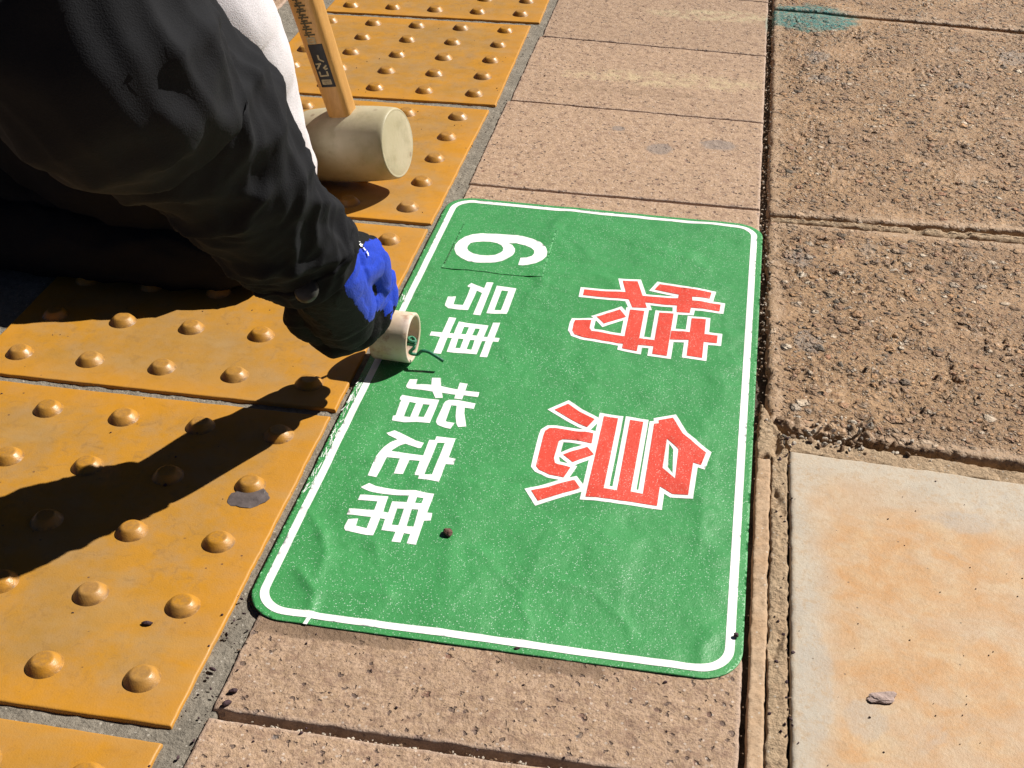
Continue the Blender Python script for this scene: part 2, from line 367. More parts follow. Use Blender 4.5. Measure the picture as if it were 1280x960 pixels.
# pink stone slabs
def h_paver(X, Y, d):
    k = np.where((Y > -.225) & (Y < .40), .45, 1.0)
    return k * (.0009 * fbm(X * 28, Y * 28, 11) + .0007 * fbm(X * 130, Y * 130, 12, 3)) - .0002
def jl(y0, y1, gap=.0035):
    return (y0 + gap / 2, y1 + gap / 2)
joint = [(-.640, -.640), (-.2845, -.2845), (-.050, -.052), (.1875, .184), (.4255, .4215), (.662, .6485), (.8955, .874), (1.128, 1.105), (1.36, 1.335)]
gaps = [.004, .0062, .003, .003, .0042, .0026, .0026, .003, .003]
plab = ['pink stone slab below the open joint at the bottom edge', 'pink stone slab just below the green sign, its near edge beside a dark joint', 'pink stone slab wholly hidden under the green sign',
        'pink stone slab under the middle of the green sign', 'pink stone slab with two small grey marks beyond the green sign', 'pink stone slab with a pale yellowish mortar smear across it',
        'pink stone slab at the top edge beside the green paint stain', 'pink stone slab farthest away, mostly out of view']
plab = plab[:3] + ['pink stone slab under the numeral end of the green sign'] + plab[4:]
for i in range(8):
    xl0 = .0175; xl1 = .0175
    if i >= 4: xl0 = .0165; xl1 = .013
    g0 = gaps[i] / 2; g1 = gaps[i + 1] / 2
    q = [(xl0, joint[i][0] + g0), (.3085, joint[i][1] + g0), (.3085, joint[i + 1][1] - g1), (xl1, joint[i + 1][0] - g1)]
    o = block('stone_slab', q, 0.0, .0028, M_PAVER, h_paver, seed=20 + i, rnd=.0022, drop=.0014, jag=.0011, edge_w=.010, depth=.012)
    structure(o, plab[i], 'paving slab')
for i in range(3):
    q = [(-.68, .10 + i * .34), (-.362, .10 + i * .34), (-.360 - .003 * i, .435 + i * .34), (-.68, .435 + i * .34)]
    o = block('stone_slab', q, 0.0, .005, M_PAVER, h_paver, seed=40 + i, rnd=.0022, drop=.0014, jag=.0011, edge_w=.010, depth=.012)
    structure(o, ['pink stone slab left of the yellow tiles under the kneeling worker', 'pink stone slab left of the yellow tiles beside the worker', 'pink stone slab left of the yellow tiles behind the mallet handle'][i], 'paving slab')
o = block('stone_slab', [(-.68, -.62), (-.37, -.62), (-.37, .095), (-.68, .095)], 0, .006, M_PAVER, h_paver, seed=47, rnd=.0022, drop=.0014, depth=.012)
structure(o, 'pink stone slab at the near left, outside the yellow strip', 'paving slab')

# rough exposed aggregate slabs on the right
def h_agg(X, Y, d):
    m = np.clip((d - .006) / .022, 0, 1)
    hh = .0045 * fbm(X * 16, Y * 16, 31) * (0.35 + .65 * m)
    w1, c1 = worley(X * 150, Y * 150, 33); w2, c2 = worley(X * 290, Y * 290, 35)
    patch = np.clip(.5 + 3.2 * fbm(X * 30, Y * 30, 37), .15, 1.2)
    hh = hh + m * patch * (np.clip(.55 - w1, 0, 1) * .0062 * (.3 + c1) + np.clip(.5 - w2, 0, 1) * .0030 * (.3 + c2))
    return hh - .0010 * m
def h_agg2(X, Y, d):
    # the near left corner of this slab is broken out into coarse pebbles
    e = np.exp(-(((X - .372) / .055) ** 2 + ((Y - .050) / .040) ** 2))
    w, c = worley(X * 105, Y * 105, 51)
    return h_agg(X, Y, d) - .0045 * e + e * np.clip(.6 - w, 0, 1) * .013 * (.25 + c)
a1 = block('concrete_slab', [(.3205, .060), (.76, .012), (.76, .3975), (.3165, .4015)], -.001, .0017, M_AGG, h_agg2, seed=61, rnd=.006, drop=.004, jag=.004, edge_w=.024, depth=.0108)
structure(a1, 'rough worn aggregate slab between the smooth stained slab and the next joint', 'paving slab')
a2 = block('concrete_slab', [(.3165, .4145), (.80, .4265), (.80, 1.015), (.3165, 1.072)], .000, .0021, M_AGG, h_agg, seed=62, rnd=.006, drop=.004, jag=.003, edge_w=.024, depth=.0118)
structure(a2, 'rough pebbly slab beyond the joint, green paint at its far corner', 'paving slab')
a3 = block('concrete_slab', [(.3165, 1.078), (.84, 1.022), (.84, 1.5), (.3165, 1.5)], .001, .004, M_AGG, h_agg, seed=63, rnd=.006, drop=.004, jag=.002, edge_w=.024, depth=.0128)
structure(a3, 'rough slab at the far right corner with green paint on its near edge', 'paving slab')

# smooth stained slab, mortar strips beside it
def h_flat(X, Y, d): return .0010 * fbm(X * 9, Y * 9, 71) + .0004 * fbm(X * 60, Y * 60, 72)
s1 = block('stone_slab', [(.3375, -.62), (.80, -.62), (.80, .001), (.3365, .0265)], -.0010, .004, M_STAIN, h_flat, seed=70, rnd=.003, drop=.002, jag=.0014, edge_w=.012, depth=.0108)
structure(s1, 'smooth pale slab with a wide orange rust stain', 'paving slab')
def h_strip(X, Y, d): return .0014 * fbm(X * 60, Y * 60, 81) + .0012 * fbm(X * 220, Y * 220, 82)
def h_strip2(X, Y, d):
    w, c = worley(X * 260, Y * 260, 86)
    pit = np.clip(fbm(X * 70, Y * 35, 88) - .13, 0, 1)
    return .0018 * fbm(X * 50, Y * 50, 84) + .0016 * fbm(X * 220, Y * 220, 85) + np.clip(.5 - w, 0, 1) * .0014 - pit * .020
k1 = block('pavement_strip', [(.3120, -.62), (.3208, -.62), (.3235, .015), (.3135, .015)], -.0022, .0015, M_TAN, h_strip, seed=83, rnd=.0018, drop=.0014, jag=.0010, edge_w=.004, depth=.0095)
structure(k1, 'narrow smooth tan mortar strip along the right edge of the green sign')
k2 = block('pavement_strip', [(.3217, -.62), (.3358, -.62), (.3352, .030), (.3245, .030)], -.0018, .0014, M_SAND, h_strip2, seed=87, rnd=.0022, drop=.0020, jag=.0018, edge_w=.004, depth=.0100)
structure(k2, 'crumbly sandy mortar strip beside the stained slab')
k3 = block('pavement_strip', [(.3130, .0165), (.3350, .0315), (.3300, .0520), (.3150, .0860)], -.0022, .0014, M_SAND, h_strip2, seed=89, rnd=.003, drop=.0024, jag=.003, edge_w=.004, depth=.0095)
structure(k3, 'broken mortar wedge at the corner of the rough slab')
k4 = block('pavement_strip', [(.336, .0275), (.80, .0022), (.80, .0115), (.334, .0480)], -.0035, .0018, M_SAND, h_strip2, seed=90, rnd=.003, drop=.002, jag=.003, edge_w=.004, depth=.0085)
structure(k4, 'thin mortar line between the stained slab and the rough slab')

k5 = block('pavement_strip', [(.3200, .4025), (.76, .3985), (.76, .4205), (.3180, .4108)], -.0008, .0018, M_SAND, h_strip2, seed=91, rnd=.004, drop=.0035, jag=.0035, edge_w=.004, depth=.0110)
structure(k5, 'pale mortar lip in the joint between the two rough slabs')
# ---------------------------------------------------------------- yellow tactile tiles
def dome_profile():
    return [(.0117, -.0006), (.0111, .0001), (.0105, .0008), (.0092, .0024), (.0071, .0045), (.0064, .0050), (.0055, .0053), (.0050, .0053), (.0028, .00545), (.0, .0055)]
def tactile(cx, cy, w, hgt, rot, seed):
    root_q = [(-w / 2, -hgt / 2), (w / 2, -hgt / 2), (w / 2, hgt / 2), (-w / 2, hgt / 2)]
    c, s = math.cos(rot), math.sin(rot)
    def hf(X, Y, d): return .0005 * fbm(X * 9, Y * 9, seed)
    o = block('tactile_tile', root_q, 0.0, .006, M_TILE, hf, seed=seed, rnd=.0016, drop=.0012, jag=.0007, edge_w=.035, depth=.0095)
    bm = bmesh.new(); bm.from_mesh(o.data)
    lay = bm.verts.layers.float['edge']; lay2 = bm.verts.layers.float.new('dome')
    pr = dome_profile(); rs = random.Random(seed)
    for i in range(5):
        for j in range(5):
            px = (-.12 + .06 * i) * w / .3; py = (-.12 + .06 * j) * hgt / .3
            sxy = 1 + rs.uniform(-.03, .03); wear = rs.uniform(.93, 1.03)
            N = 36; rings = []
            for (r, z) in pr[:-1]:
                rings.append([bm.verts.new((px + r * sxy * math.cos(2 * math.pi * k / N), py + r * sxy * math.sin(2 * math.pi * k / N), z * wear)) for k in range(N)])
            tip = bm.verts.new((px, py, pr[-1][1] * wear))
            for v in [v for rg in rings for v in rg] + [tip]: v[lay] = 0.6
            for rg, dv in zip(rings, (1, .92, .8, .5, .32, .28, .24, .2, .15)):
                for v in rg: v[lay2] = dv
            tip[lay2] = .12
            for a, b in zip(rings, rings[1:]):
                for k in range(N): bm.faces.new((a[k], a[(k + 1) % N], b[(k + 1) % N], b[k])).smooth = True
            for k in range(N): bm.faces.new((rings[-1][k], rings[-1][(k + 1) % N], tip)).smooth = True
    bm.to_mesh(o.data); bm.free()
    o.location = (cx, cy, 0); o.rotation_euler = (0, 0, rot)
    return o
TL = [(-.150, -.4595, .300, .300, 0.0, 'yellow dotted tile cut off by the bottom left corner'),
      (-.1505, -.1475, .300, .3025, .004, 'yellow dotted tile crossed by the long arm shadow, with chewing gum on one dot'),
      (-.151, .1655, .301, .3065, .004, 'yellow dotted tile directly under the worker\'s arm, half in body shadow'),
      (-.1515, .4780, .300, .2970, .006, 'yellow dotted tile on which the white mallet rests'),
      (-.1515, .7850, .300, .2930, .026, 'yellow dotted tile behind the mallet head, crossed by its handle'),
      (-.1500, 1.0950, .300, .3000, .030, 'yellow dotted tile farthest away, cut off by the top edge')]
for i, t in enumerate(TL):
    tag(tactile(*t[:5], 100 + i), t[5], 'tactile tile', 'yellow tactile tiles in a row')

# ---------------------------------------------------------------- green floor sign (vinyl sheet)
G = {}
G['toku']=([[(160.3,229.5),(196.7,229.2),(211.0,226.6),(243.3,227.5),(244.2,214.7),(214.7,215.0),(201.0,216.8),(160.6,219.1)],[(191.9,249.3),(204.8,250.6),(211.2,228.0),(217.0,206.3),(204.8,203.7),(200.6,216.7),(196.3,230.5)],[(224.4,250.0),(269.9,242.0),(268.8,231.7),(253.7,231.4),(254.3,224.9),(278.6,224.6),(278.1,212.7),(253.9,213.2),(253.5,204.4),(242.5,203.3),(241.9,215.5),(242.2,234.0),(220.8,239.5)],[(194.7,198.7),(201.0,188.5),(184.1,172.8),(176.5,183.8)],[(159.9,174.3),(173.2,176.4),(173.2,164.5),(175.3,160.1),(201.4,157.8),(216.3,156.6),(228.7,155.9),(229.5,146.6),(216.1,146.4),(199.0,146.0),(169.0,149.2),(162.4,151.6),(159.8,157.1),(159.4,169.3)],[(203.3,199.8),(215.4,200.6),(215.2,136.9),(203.0,138.8)],[(228.1,200.5),(240.1,200.3),(239.5,134.2),(227.7,135.1)],[(240.3,172.5),(256.4,172.0),(257.1,160.9),(240.1,159.3)],[(255.6,195.7),(267.5,195.5),(267.6,136.6),(255.2,137.7)],[(266.9,171.6),(278.3,171.4),(278.2,160.6),(266.9,160.4)]],[])
G['kyu']=([[(171.2,52.3),(181.1,43.1),(193.7,34.6),(189.6,23.6),(176.7,31.9),(162.3,42.6)],[(162.3,18.5),(166.7,19.3),(195.0,16.8),(195.2,4.8),(173.9,6.2),(171.4,4.0),(171.2,-3.6),(171.0,-17.5),(172.6,-23.5),(174.9,-25.1),(184.3,-27.5),(181.2,-39.7),(171.1,-38.2),(162.9,-33.6),(160.0,-29.0),(159.7,-19.6),(159.3,8.3),(159.7,14.6)],[(192.6,-0.0),(198.4,-7.7),(184.8,-21.2),(176.9,-12.6)],[(188.7,-40.9),(193.8,-48.8),(167.6,-68.0),(161.3,-57.9)],[(199.9,40.4),(210.6,39.7),(210.0,-46.8),(219.3,-47.0),(219.6,39.6),(229.5,39.2),(228.6,-46.2),(237.1,-46.3),(237.6,38.4),(241.1,39.5),(240.5,43.5),(250.8,48.7),(259.2,29.5),(268.2,18.0),(277.3,9.0),(274.6,-6.3),(268.9,-4.2),(267.7,-42.7),(256.9,-42.8),(247.9,-35.7),(247.7,-57.5),(225.3,-57.9),(198.9,-57.6)]],[[(248.4,21.2),(257.5,9.1),(257.7,-26.2),(248.0,-14.4)]])
G['gou']=([[(84.1,221.7),(101.7,220.2),(101.6,173.7),(84.2,173.5)],[(74.1,226.2),(80.0,226.7),(79.9,169.0),(73.6,169.3)],[(61.1,222.3),(66.9,218.9),(74.3,215.3),(74.0,206.5),(68.6,209.8),(68.6,200.1),(67.9,175.6),(59.6,174.9),(50.6,175.7),(46.9,179.5),(46.4,184.0),(46.4,193.9),(52.9,196.7),(53.8,182.8),(61.9,183.1),(62.3,198.9),(62.0,214.7),(60.4,214.4),(58.8,216.4)]],[[(89.8,214.2),(95.7,214.0),(95.4,180.1),(89.8,179.7)]])
G['sha']=([[(55.0,159.9),(61.1,160.2),(61.1,102.1),(55.0,101.8)],[(45.9,133.3),(55.4,133.9),(79.8,134.9),(102.9,134.8),(103.0,128.1),(78.8,127.6),(63.3,127.0),(46.0,126.7)],[(64.5,154.8),(89.9,153.9),(89.3,106.6),(64.9,106.3)],[(92.8,158.8),(98.7,159.3),(98.4,104.3),(92.5,103.7)]],[[(70.5,147.5),(74.5,148.0),(74.6,135.4),(70.8,134.4)],[(80.1,147.1),(83.9,147.2),(83.7,135.7),(79.7,135.2)],[(70.0,127.3),(74.2,127.9),(74.4,113.5),(70.6,113.1)],[(79.7,127.8),(83.4,128.2),(83.8,113.3),(79.8,113.1)]])
G['shi']=([[(45.6,62.0),(51.6,62.6),(52.1,55.7),(56.5,56.5),(63.9,56.9),(71.8,56.0),(85.3,55.3),(102.3,54.2),(102.4,48.0),(90.8,48.9),(83.4,48.0),(74.6,47.9),(66.8,48.3),(58.3,49.2),(47.3,49.5),(45.4,51.2),(45.0,53.8)],[(62.4,65.9),(69.0,66.7),(71.9,55.7),(76.5,41.5),(70.9,40.4),(67.3,47.5),(64.0,56.4)],[(84.8,64.6),(91.1,64.2),(91.1,43.2),(85.0,43.1)],[(45.3,39.7),(54.9,38.9),(66.7,38.6),(74.4,38.7),(74.1,8.5),(64.3,8.1),(55.1,5.8),(45.8,6.5),(45.2,11.8),(47.0,12.7),(46.2,32.7),(44.8,33.1),(44.5,37.0)],[(81.5,40.4),(88.2,41.7),(102.3,39.7),(102.4,32.5),(95.4,32.8),(96.6,25.6),(101.5,9.3),(95.8,7.3),(93.7,11.2),(91.0,20.5),(88.8,34.1),(84.7,33.9),(85.1,13.0),(86.6,12.3),(92.1,11.9),(90.6,4.1),(86.0,4.9),(80.4,7.2),(78.4,10.3),(78.0,14.1),(78.7,34.7),(79.4,37.9)]],[[(52.9,31.9),(58.0,31.5),(58.0,13.1),(53.3,12.9)],[(63.5,31.3),(68.7,31.5),(68.0,15.0),(63.6,14.8)]])
G['tei']=([[(45.9,-9.7),(51.0,-5.4),(56.8,-8.1),(69.8,-15.1),(75.5,-16.5),(75.0,-22.9),(72.9,-23.3),(62.6,-19.9),(58.9,-23.2),(55.0,-29.7),(55.2,-30.4),(65.9,-31.1),(78.7,-31.4),(78.6,-12.2),(82.8,-11.7),(82.8,-7.0),(97.1,-7.1),(97.1,-30.2),(102.3,-31.0),(102.4,-38.1),(96.9,-39.2),(96.8,-60.1),(81.8,-59.5),(81.5,-55.2),(78.0,-54.4),(77.8,-37.9),(70.3,-38.4),(69.8,-55.0),(63.4,-55.6),(63.2,-37.9),(53.7,-38.1),(52.7,-62.7),(46.3,-61.9),(46.1,-38.5),(46.7,-33.8),(48.3,-27.1),(51.5,-20.4),(55.9,-15.9),(48.2,-12.1)]],[[(85.2,-14.5),(90.5,-13.7),(90.1,-52.9),(84.8,-53.3)]])
G['seki']=([[(45.1,-75.8),(49.7,-70.2),(55.0,-72.6),(64.1,-73.0),(80.1,-73.1),(96.6,-73.4),(96.6,-94.2),(100.1,-94.2),(100.6,-101.2),(96.3,-102.2),(96.7,-126.6),(90.6,-126.6),(90.6,-117.2),(86.3,-117.3),(86.4,-126.8),(80.6,-127.2),(80.6,-117.0),(70.9,-116.8),(70.3,-105.1),(66.9,-105.0),(67.1,-123.4),(62.3,-123.8),(54.5,-123.0),(48.2,-122.6),(46.5,-120.2),(46.2,-117.5),(46.6,-110.8),(52.9,-108.8),(53.4,-116.2),(60.8,-116.6),(60.7,-105.1),(44.2,-106.2),(44.1,-99.9),(60.9,-98.1),(60.8,-89.2),(47.4,-90.3),(47.3,-84.3),(66.5,-81.9),(67.2,-98.1),(70.7,-98.3),(70.4,-86.6),(80.4,-86.1),(80.3,-79.3),(65.9,-79.7),(58.5,-79.7),(52.5,-79.2),(48.4,-77.7)]],[[(85.9,-79.5),(90.5,-79.2),(90.6,-85.8),(86.2,-86.1)],[(75.6,-93.2),(80.2,-92.9),(80.7,-110.0),(76.1,-110.1)],[(85.6,-92.7),(90.1,-92.6),(90.9,-109.5),(86.3,-110.0)]])
G['six']=([[(32.9,281.0),(32.2,288.8),(33.6,298.0),(37.1,306.9),(43.3,313.2),(52.7,316.9),(65.7,318.8),(80.7,319.4),(91.7,318.4),(100.6,315.2),(109.0,309.1),(114.9,300.4),(118.1,290.5),(118.6,281.9),(116.3,273.8),(111.1,266.0),(105.4,262.0),(100.9,260.3),(96.3,260.2),(95.7,275.3),(101.3,276.8),(105.4,281.1),(106.5,286.5),(105.6,292.4),(101.9,297.0),(95.5,301.1),(86.9,303.0),(79.6,302.5),(84.0,298.9),(87.6,292.5),(88.6,286.5),(87.9,279.4),(85.1,272.0),(80.8,265.2),(75.1,261.0),(66.7,258.6),(58.1,257.4),(50.4,259.3),(42.8,264.7),(36.9,271.3)]],[[(44.4,284.1),(44.0,289.3),(45.4,295.0),(49.6,298.8),(55.8,301.1),(62.3,301.8),(69.2,300.5),(74.0,296.9),(76.9,291.3),(77.5,286.1),(76.1,281.5),(72.1,276.7),(66.1,274.2),(58.9,273.3),(52.0,275.1),(46.7,279.3)]])
def seg_ridge(x, y, P, w, a):
    r = np.zeros(x.shape)
    L = sum(math.dist(P[i], P[i + 1]) for i in range(len(P) - 1))
    for i in range(len(P) - 1):
        (x0, y0), (x1, y1) = P[i], P[i + 1]
        dx, dy = x1 - x0, y1 - y0; l2 = dx * dx + dy * dy
        t = np.clip(((x - x0) * dx + (y - y0) * dy) / l2, 0, 1)
        d = np.hypot(x - x0 - t * dx, y - y0 - t * dy)
        r = np.maximum(r, a * np.exp(-np.abs(d / (w * .9)) ** 1.05))
    return r
RIDGES = [([(.0172, -.1065), (.0356, -.1298)], .004, .0011), ([(.0345, -.13), (.0413, -.1432), (.0436, -.1675)], .005, .0012),
          ([(.0306, -.1646), (.0456, -.182), (.0488, -.2049)], .0045, .0016), ([(.049, -.1813), (.0681, -.1763), (.0912, -.1763)], .004, .0006),
          ([(.0707, -.1297), (.0808, -.159), (.0925, -.1775)], .005, .0007), ([(.1389, -.1248), (.1558, -.1449), (.1738, -.1601)], .004, .0006),
          ([(.1685, -.144), (.194, -.1438), (.2149, -.1487), (.2429, -.1789)], .004, .0006), ([(.1729, -.1689), (.1813, -.1835), (.1802, -.1974)], .0035, .0007),
          ([(.1798, -.0844), (.1768, -.1256), (.1745, -.1489)], .005, .0005), ([(.2775, -.0218), (.2775, -.0988)], .005, .0004),
          ([(.1181, .3437), (.146, .3074), (.1644, .2793)], .006, .0004), ([(.1112, .2461), (.1393, .2265), (.1651, .2172)], .005, .0005),
          ([(.0145, .1939), (.0463, .1943)], .006, .0005), ([(.1298, -.1791), (.1434, -.1472)], .005, .0005), ([(.0335, -.077), (.0467, -.0419)], .005, .0005),
          ([(.2556, -.0259), (.29, -.055)], .005, .0003), ([(.1233, -.1944), (.1358, -.2057)], .004, .0006), ([(.20, .32), (.25, .30), (.29, .25)], .008, .0004),
          ([(.295, .13), (.285, .18)], .006, .0004), ([(.07, .36), (.16, .355), (.22, .36)], .007, .0003)]
def sign_h(x, y):
    x = np.asarray(x, float); y = np.asarray(y, float)
    h = .0020 * (fbm(x * 14, y * 14, 201, 3)) + .0016 * (.7 - 4 * np.abs(fbm(x * 13 + 3, y * 10, 207, 3))) + .0008 * (.6 - 4 * np.abs(fbm(x * 30 + 9, y * 26, 211, 3)))
    for P, w, a in RIDGES: h = h + 1.45 * seg_ridge(x, y, P, w, a)
    for k, yj in enumerate((-.051, .186)):     # the sheet sags a little into the slab joints below
        h = h - .0006 * np.exp(-((y - yj) / .0035) ** 2)
    d = np.minimum(np.minimum(x - .0062, .3105 - x), np.minimum(y + .2093, .389 - y))
    k = np.clip(d / .022, 0, 1); k = .30 + .70 * k * k * (3 - 2 * k)
    return np.maximum(h, 0) * .9 * k + .00052
def inside(px, py, poly):
    P = np.array(poly); c = np.zeros(px.shape, bool); n = len(P)
    for i in range(n):
        x1, y1 = P[i]; x2, y2 = P[(i + 1) % n]
        m = ((y1 > py) != (y2 > py))
        with np.errstate(divide='ignore', invalid='ignore'):
            c ^= m & (px < (x2 - x1) * (py - y1) / (y2 - y1 + 1e-15) + x1)
    return c
def ccw(P):
    a = sum(P[i][0] * P[(i + 1) % len(P)][1] - P[(i + 1) % len(P)][0] * P[i][1] for i in range(len(P)))
    return P if a > 0 else P[::-1]
def offset(P, w):
    P = [Vector(p) for p in ccw(P)]; n = len(P); out = []
    for i in range(n):
        a, b, c = P[i - 1], P[i], P[(i + 1) % n]
        d1 = (b - a).normalized(); d2 = (c - b).normalized()
        n1 = Vector((d1.y, -d1.x)); n2 = Vector((d2.y, -d2.x)); k = 1 + n1.dot(n2)
        mvec = (n1 + n2) / max(k, .35)
        out.append(tuple(b + mvec * w))
    return out
def densify(P, step):
    out = []
    for i in range(len(P)):
        a = Vector(P[i]); b = Vector(P[(i + 1) % len(P)]); k = max(1, int((b - a).length / step))
        out += [tuple(a.lerp(b, t / k)) for t in range(k)]
    return out
def sheet(name, polys, holes, mat, lift, parent, grid=.0035, thick=0.0):
    allp = [densify(ccw(list(p)), grid) for p in list(polys) + list(holes)]
    vs, es = [], []
    for P in allp:
        b = len(vs); vs += [Vector(p) for p in P]; es += [(b + i, b + (i + 1) % len(P)) for i in range(len(P))]
    A = np.array([tuple(v) for v in vs]); x0, y0 = A.min(0); x1, y1 = A.max(0)
    gx, gy = np.meshgrid(np.arange(x0 + grid / 2, x1, grid), np.arange(y0 + grid / 2, y1, grid))
    gx = (gx + (np.arange(gx.shape[0])[:, None] % 2) * grid * .5).ravel(); gy = gy.ravel()
    ins = np.zeros(gx.shape, bool)
    for p in polys: ins |= inside(gx, gy, p)
    vs += [Vector((a, b)) for a, b in zip(gx[ins], gy[ins])]
    rv, re_, rf, *_ = delaunay_2d_cdt(vs, es, [], 0, 1e-7)
    V = np.array([tuple(v) for v in rv]); F = np.array([tuple(f) for f in rf])
    C = V[F].mean(1); keep = np.zeros(len(F), bool)
    for p in polys: keep |= inside(C[:, 0], C[:, 1], p)
    for p in holes: keep &= ~inside(C[:, 0], C[:, 1], p)
    F = F[keep]; used = np.unique(F); mp = -np.ones(len(V), int); mp[used] = np.arange(len(used)); V = V[used]; F = mp[F]
    a = V[F]; ar = (a[:, 1, 0] - a[:, 0, 0]) * (a[:, 2, 1] - a[:, 0, 1]) - (a[:, 1, 1] - a[:, 0, 1]) * (a[:, 2, 0] - a[:, 0, 0])
    F[ar < 0] = F[ar < 0][:, ::-1]
    z = sign_h(V[:, 0], V[:, 1]) + lift
    verts = np.column_stack([V, z]).tolist(); faces = F.tolist()
    if thick:
        from collections import Counter
        cnt = Counter()
        for f in faces:
            for i in range(3): cnt[tuple(sorted((f[i], f[(i + 1) % 3])))] += 1
        low = {}
        for f in list(faces):
            for i in range(3):
                e = (f[i], f[(i + 1) % 3])
                if cnt[tuple(sorted(e))] == 1:
                    for q in e:
                        if q not in low: low[q] = len(verts); verts.append([verts[q][0], verts[q][1], verts[q][2] - thick])
                    faces.append([e[1], e[0], low[e[0]], low[e[1]]])
    return mesh_obj(name, verts, faces, mat, parent)
QS = [(.0068, -.2090), (.3088, -.2095), (.3122, .3850), (.0050, .3925)]
def sign_pt(u, v):
    W_, H_ = .303, .600; s = u / W_; t = v / H_
    a = [(1 - s) * (1 - t), s * (1 - t), s * t, (1 - s) * t]
    return (sum(a[i] * QS[i][0] for i in range(4)), sum(a[i] * QS[i][1] for i in range(4)))
def rrect(ins, r, n=14, W_=.303, H_=.600):
    P = []
    for cx, cy, a0 in ((W_ - ins - r, ins + r, -90), (W_ - ins - r, H_ - ins - r, 0), (ins + r, H_ - ins - r, 90), (ins + r, ins + r, 180)):
        for k in range(n + 1):
            a = R(a0 + 90 * k / n); P.append((cx + r * math.cos(a), cy + r * math.sin(a)))
    # straight runs need points too because the outline is not a perfect rectangle
    return [sign_pt(*p) for p in P]
M_GREEN = m_vinyl('green_vinyl', (.040, .255, .068), .6, (.22, .50, .27))
M_WHITEV = m_vinyl('white_vinyl', (.86, .86, .84), 0, rough=.4)
M_REDV = m_vinyl('red_vinyl', (.66, .058, .034), .45, (.80, .25, .17))
sign = empty('floor_sign', (.158, .090, 0))
tag(sign, 'green vinyl floor sign with white border and red and white Japanese lettering', 'floor sign')
bpy.context.view_layer.update()
out = rrect(0, .026)
sheet('vinyl_sheet', [out], [], M_GREEN, 0.0, sign, grid=.0024, thick=.0006)
bo = rrect(.0050, .0215); bi = rrect(.0050 + .0056, .0165)
sheet('border_line', [bo], [bi], M_WHITEV, .00022, sign, grid=.0026)
mm = lambda P: [(x / 1000, y / 1000) for x, y in P]
names = {'gou': 'white car-number character', 'sha': 'white character for car', 'shi': 'white character, first of the reserved seat line', 'tei': 'white character, middle of the reserved seat line', 'seki': 'white character, last of the reserved seat line'}
for k in ('gou', 'sha', 'shi', 'tei', 'seki'):
    c = sheet('white_character', [mm(p) for p in G[k][0]], [mm(p) for p in G[k][1]], M_WHITEV, .00022, sign, grid=.0030); c['label'] = names[k]
for k, nm in (('toku', 'red character with white outline, upper of the two'), ('kyu', 'red character with white outline, lower of the two')):
    P = [mm(p) for p in G[k][0]]; H = [mm(p) for p in G[k][1]]
    w = .0036
    c = sheet('red_character', P, H, M_REDV, .00048, sign, grid=.0030); c['label'] = nm
    o = sheet('white_outline', [offset(p, w) for p in P], [offset(p, -w) for p in H], M_WHITEV, .00022, c, grid=.0030)
patch = sheet('number_patch', [[(.0294, .2423), (.1213, .2433), (.1201, .3361), (.0306, .3336)]], [], M_GREEN, .00045, sign, grid=.003, thick=.00020)
patch['label'] = 'separate green square patch that carries the numeral 6'
sheet('numeral', [mm(p) for p in G['six'][0]], [mm(p) for p in G['six'][1]], M_WHITEV, .00066, patch, grid=.003)
slit = sheet('tear_mark', [[(.0470, -.2094), (.0496, -.2095), (.0512, -.2000), (.0488, -.2000)]], [], M_WHITEV, .00034, sign, grid=.002)
slit['label'] = 'small white tear across the lower edge'
# scuffed white wear on the left margin
scuff = []
rs = random.Random(5)
for k in range(70):
    y = rs.choice((rs.uniform(-.03, .03), rs.uniform(-.085, -.01), rs.gauss(.035, .01))) if k < 60 else rs.uniform(.17, .20)
    x = .0072 + rs.uniform(0, .0040) - .001 * (y > 0); l = rs.uniform(.001, .005); w = rs.uniform(.00012, .0005)
    a = rs.uniform(1.2, 1.9); dx, dy = math.cos(a) * l, math.sin(a) * l; nx, ny = -math.sin(a) * w, math.cos(a) * w
    scuff.append([(x - dx + nx, y - dy), (x - dx - nx, y - dy), (x + dx - nx * .4, y + dy), (x + dx + nx * .4, y + dy)])
sheet('wear_stain', scuff, [], M_WHITEV, .00024, sign, grid=.002)['kind'] = 'stuff'

# ---------------------------------------------------------------- small pieces lying about
def rock(name, loc, size, mat, seed, flat=.6, parent=None, sub=2, rot=0):
    bm = bmesh.new(); bmesh.ops.create_icosphere(bm, subdivisions=sub, radius=1)
    for v in bm.verts:
        k = 1 + .35 * noise.noise(v.co * 1.3 + Vector((seed * 3.1, seed, 0))) + .15 * noise.noise(v.co * 3.1 + Vector((seed, 7, 2)))
        v.co = Vector((v.co.x * k * size[0], v.co.y * k * size[1], v.co.z * k * size[2]))
    me = bpy.data.meshes.new(name); bm.to_mesh(me); bm.free(); me.materials.append(mat)
    o = bpy.data.objects.new(name, me); col.objects.link(o)
    o.location = (loc[0], loc[1], loc[2] + size[2] * .75); o.rotation_euler = (0, 0, rot)
    return o
M_PEB = m_plain('dark_red_pebble', (.12, .06, .045), .7, .4, 500, .0008, .3, 700)
M_CRUMB = m_plain('dark_crumb', (.055, .030, .035), .8, .4, 500, .0006, .3, 900)
M_BARK = m_plain('grey_bark', (.36, .27, .24), .85, .35, 250, .0010, .2, 500)
M_GUM = m_plain('old_gum', (.105, .085, .082), .45, .25, 150, .0006, .4, 250)
M_GRIT = m_plain('pale_grit', (.42, .36, .29), .75, .5, 130, .0006, .4, 500)
M_GRIT2 = m_plain('brown_grit', (.20, .13, .08), .8, .5, 130, .0006, .3, 500)
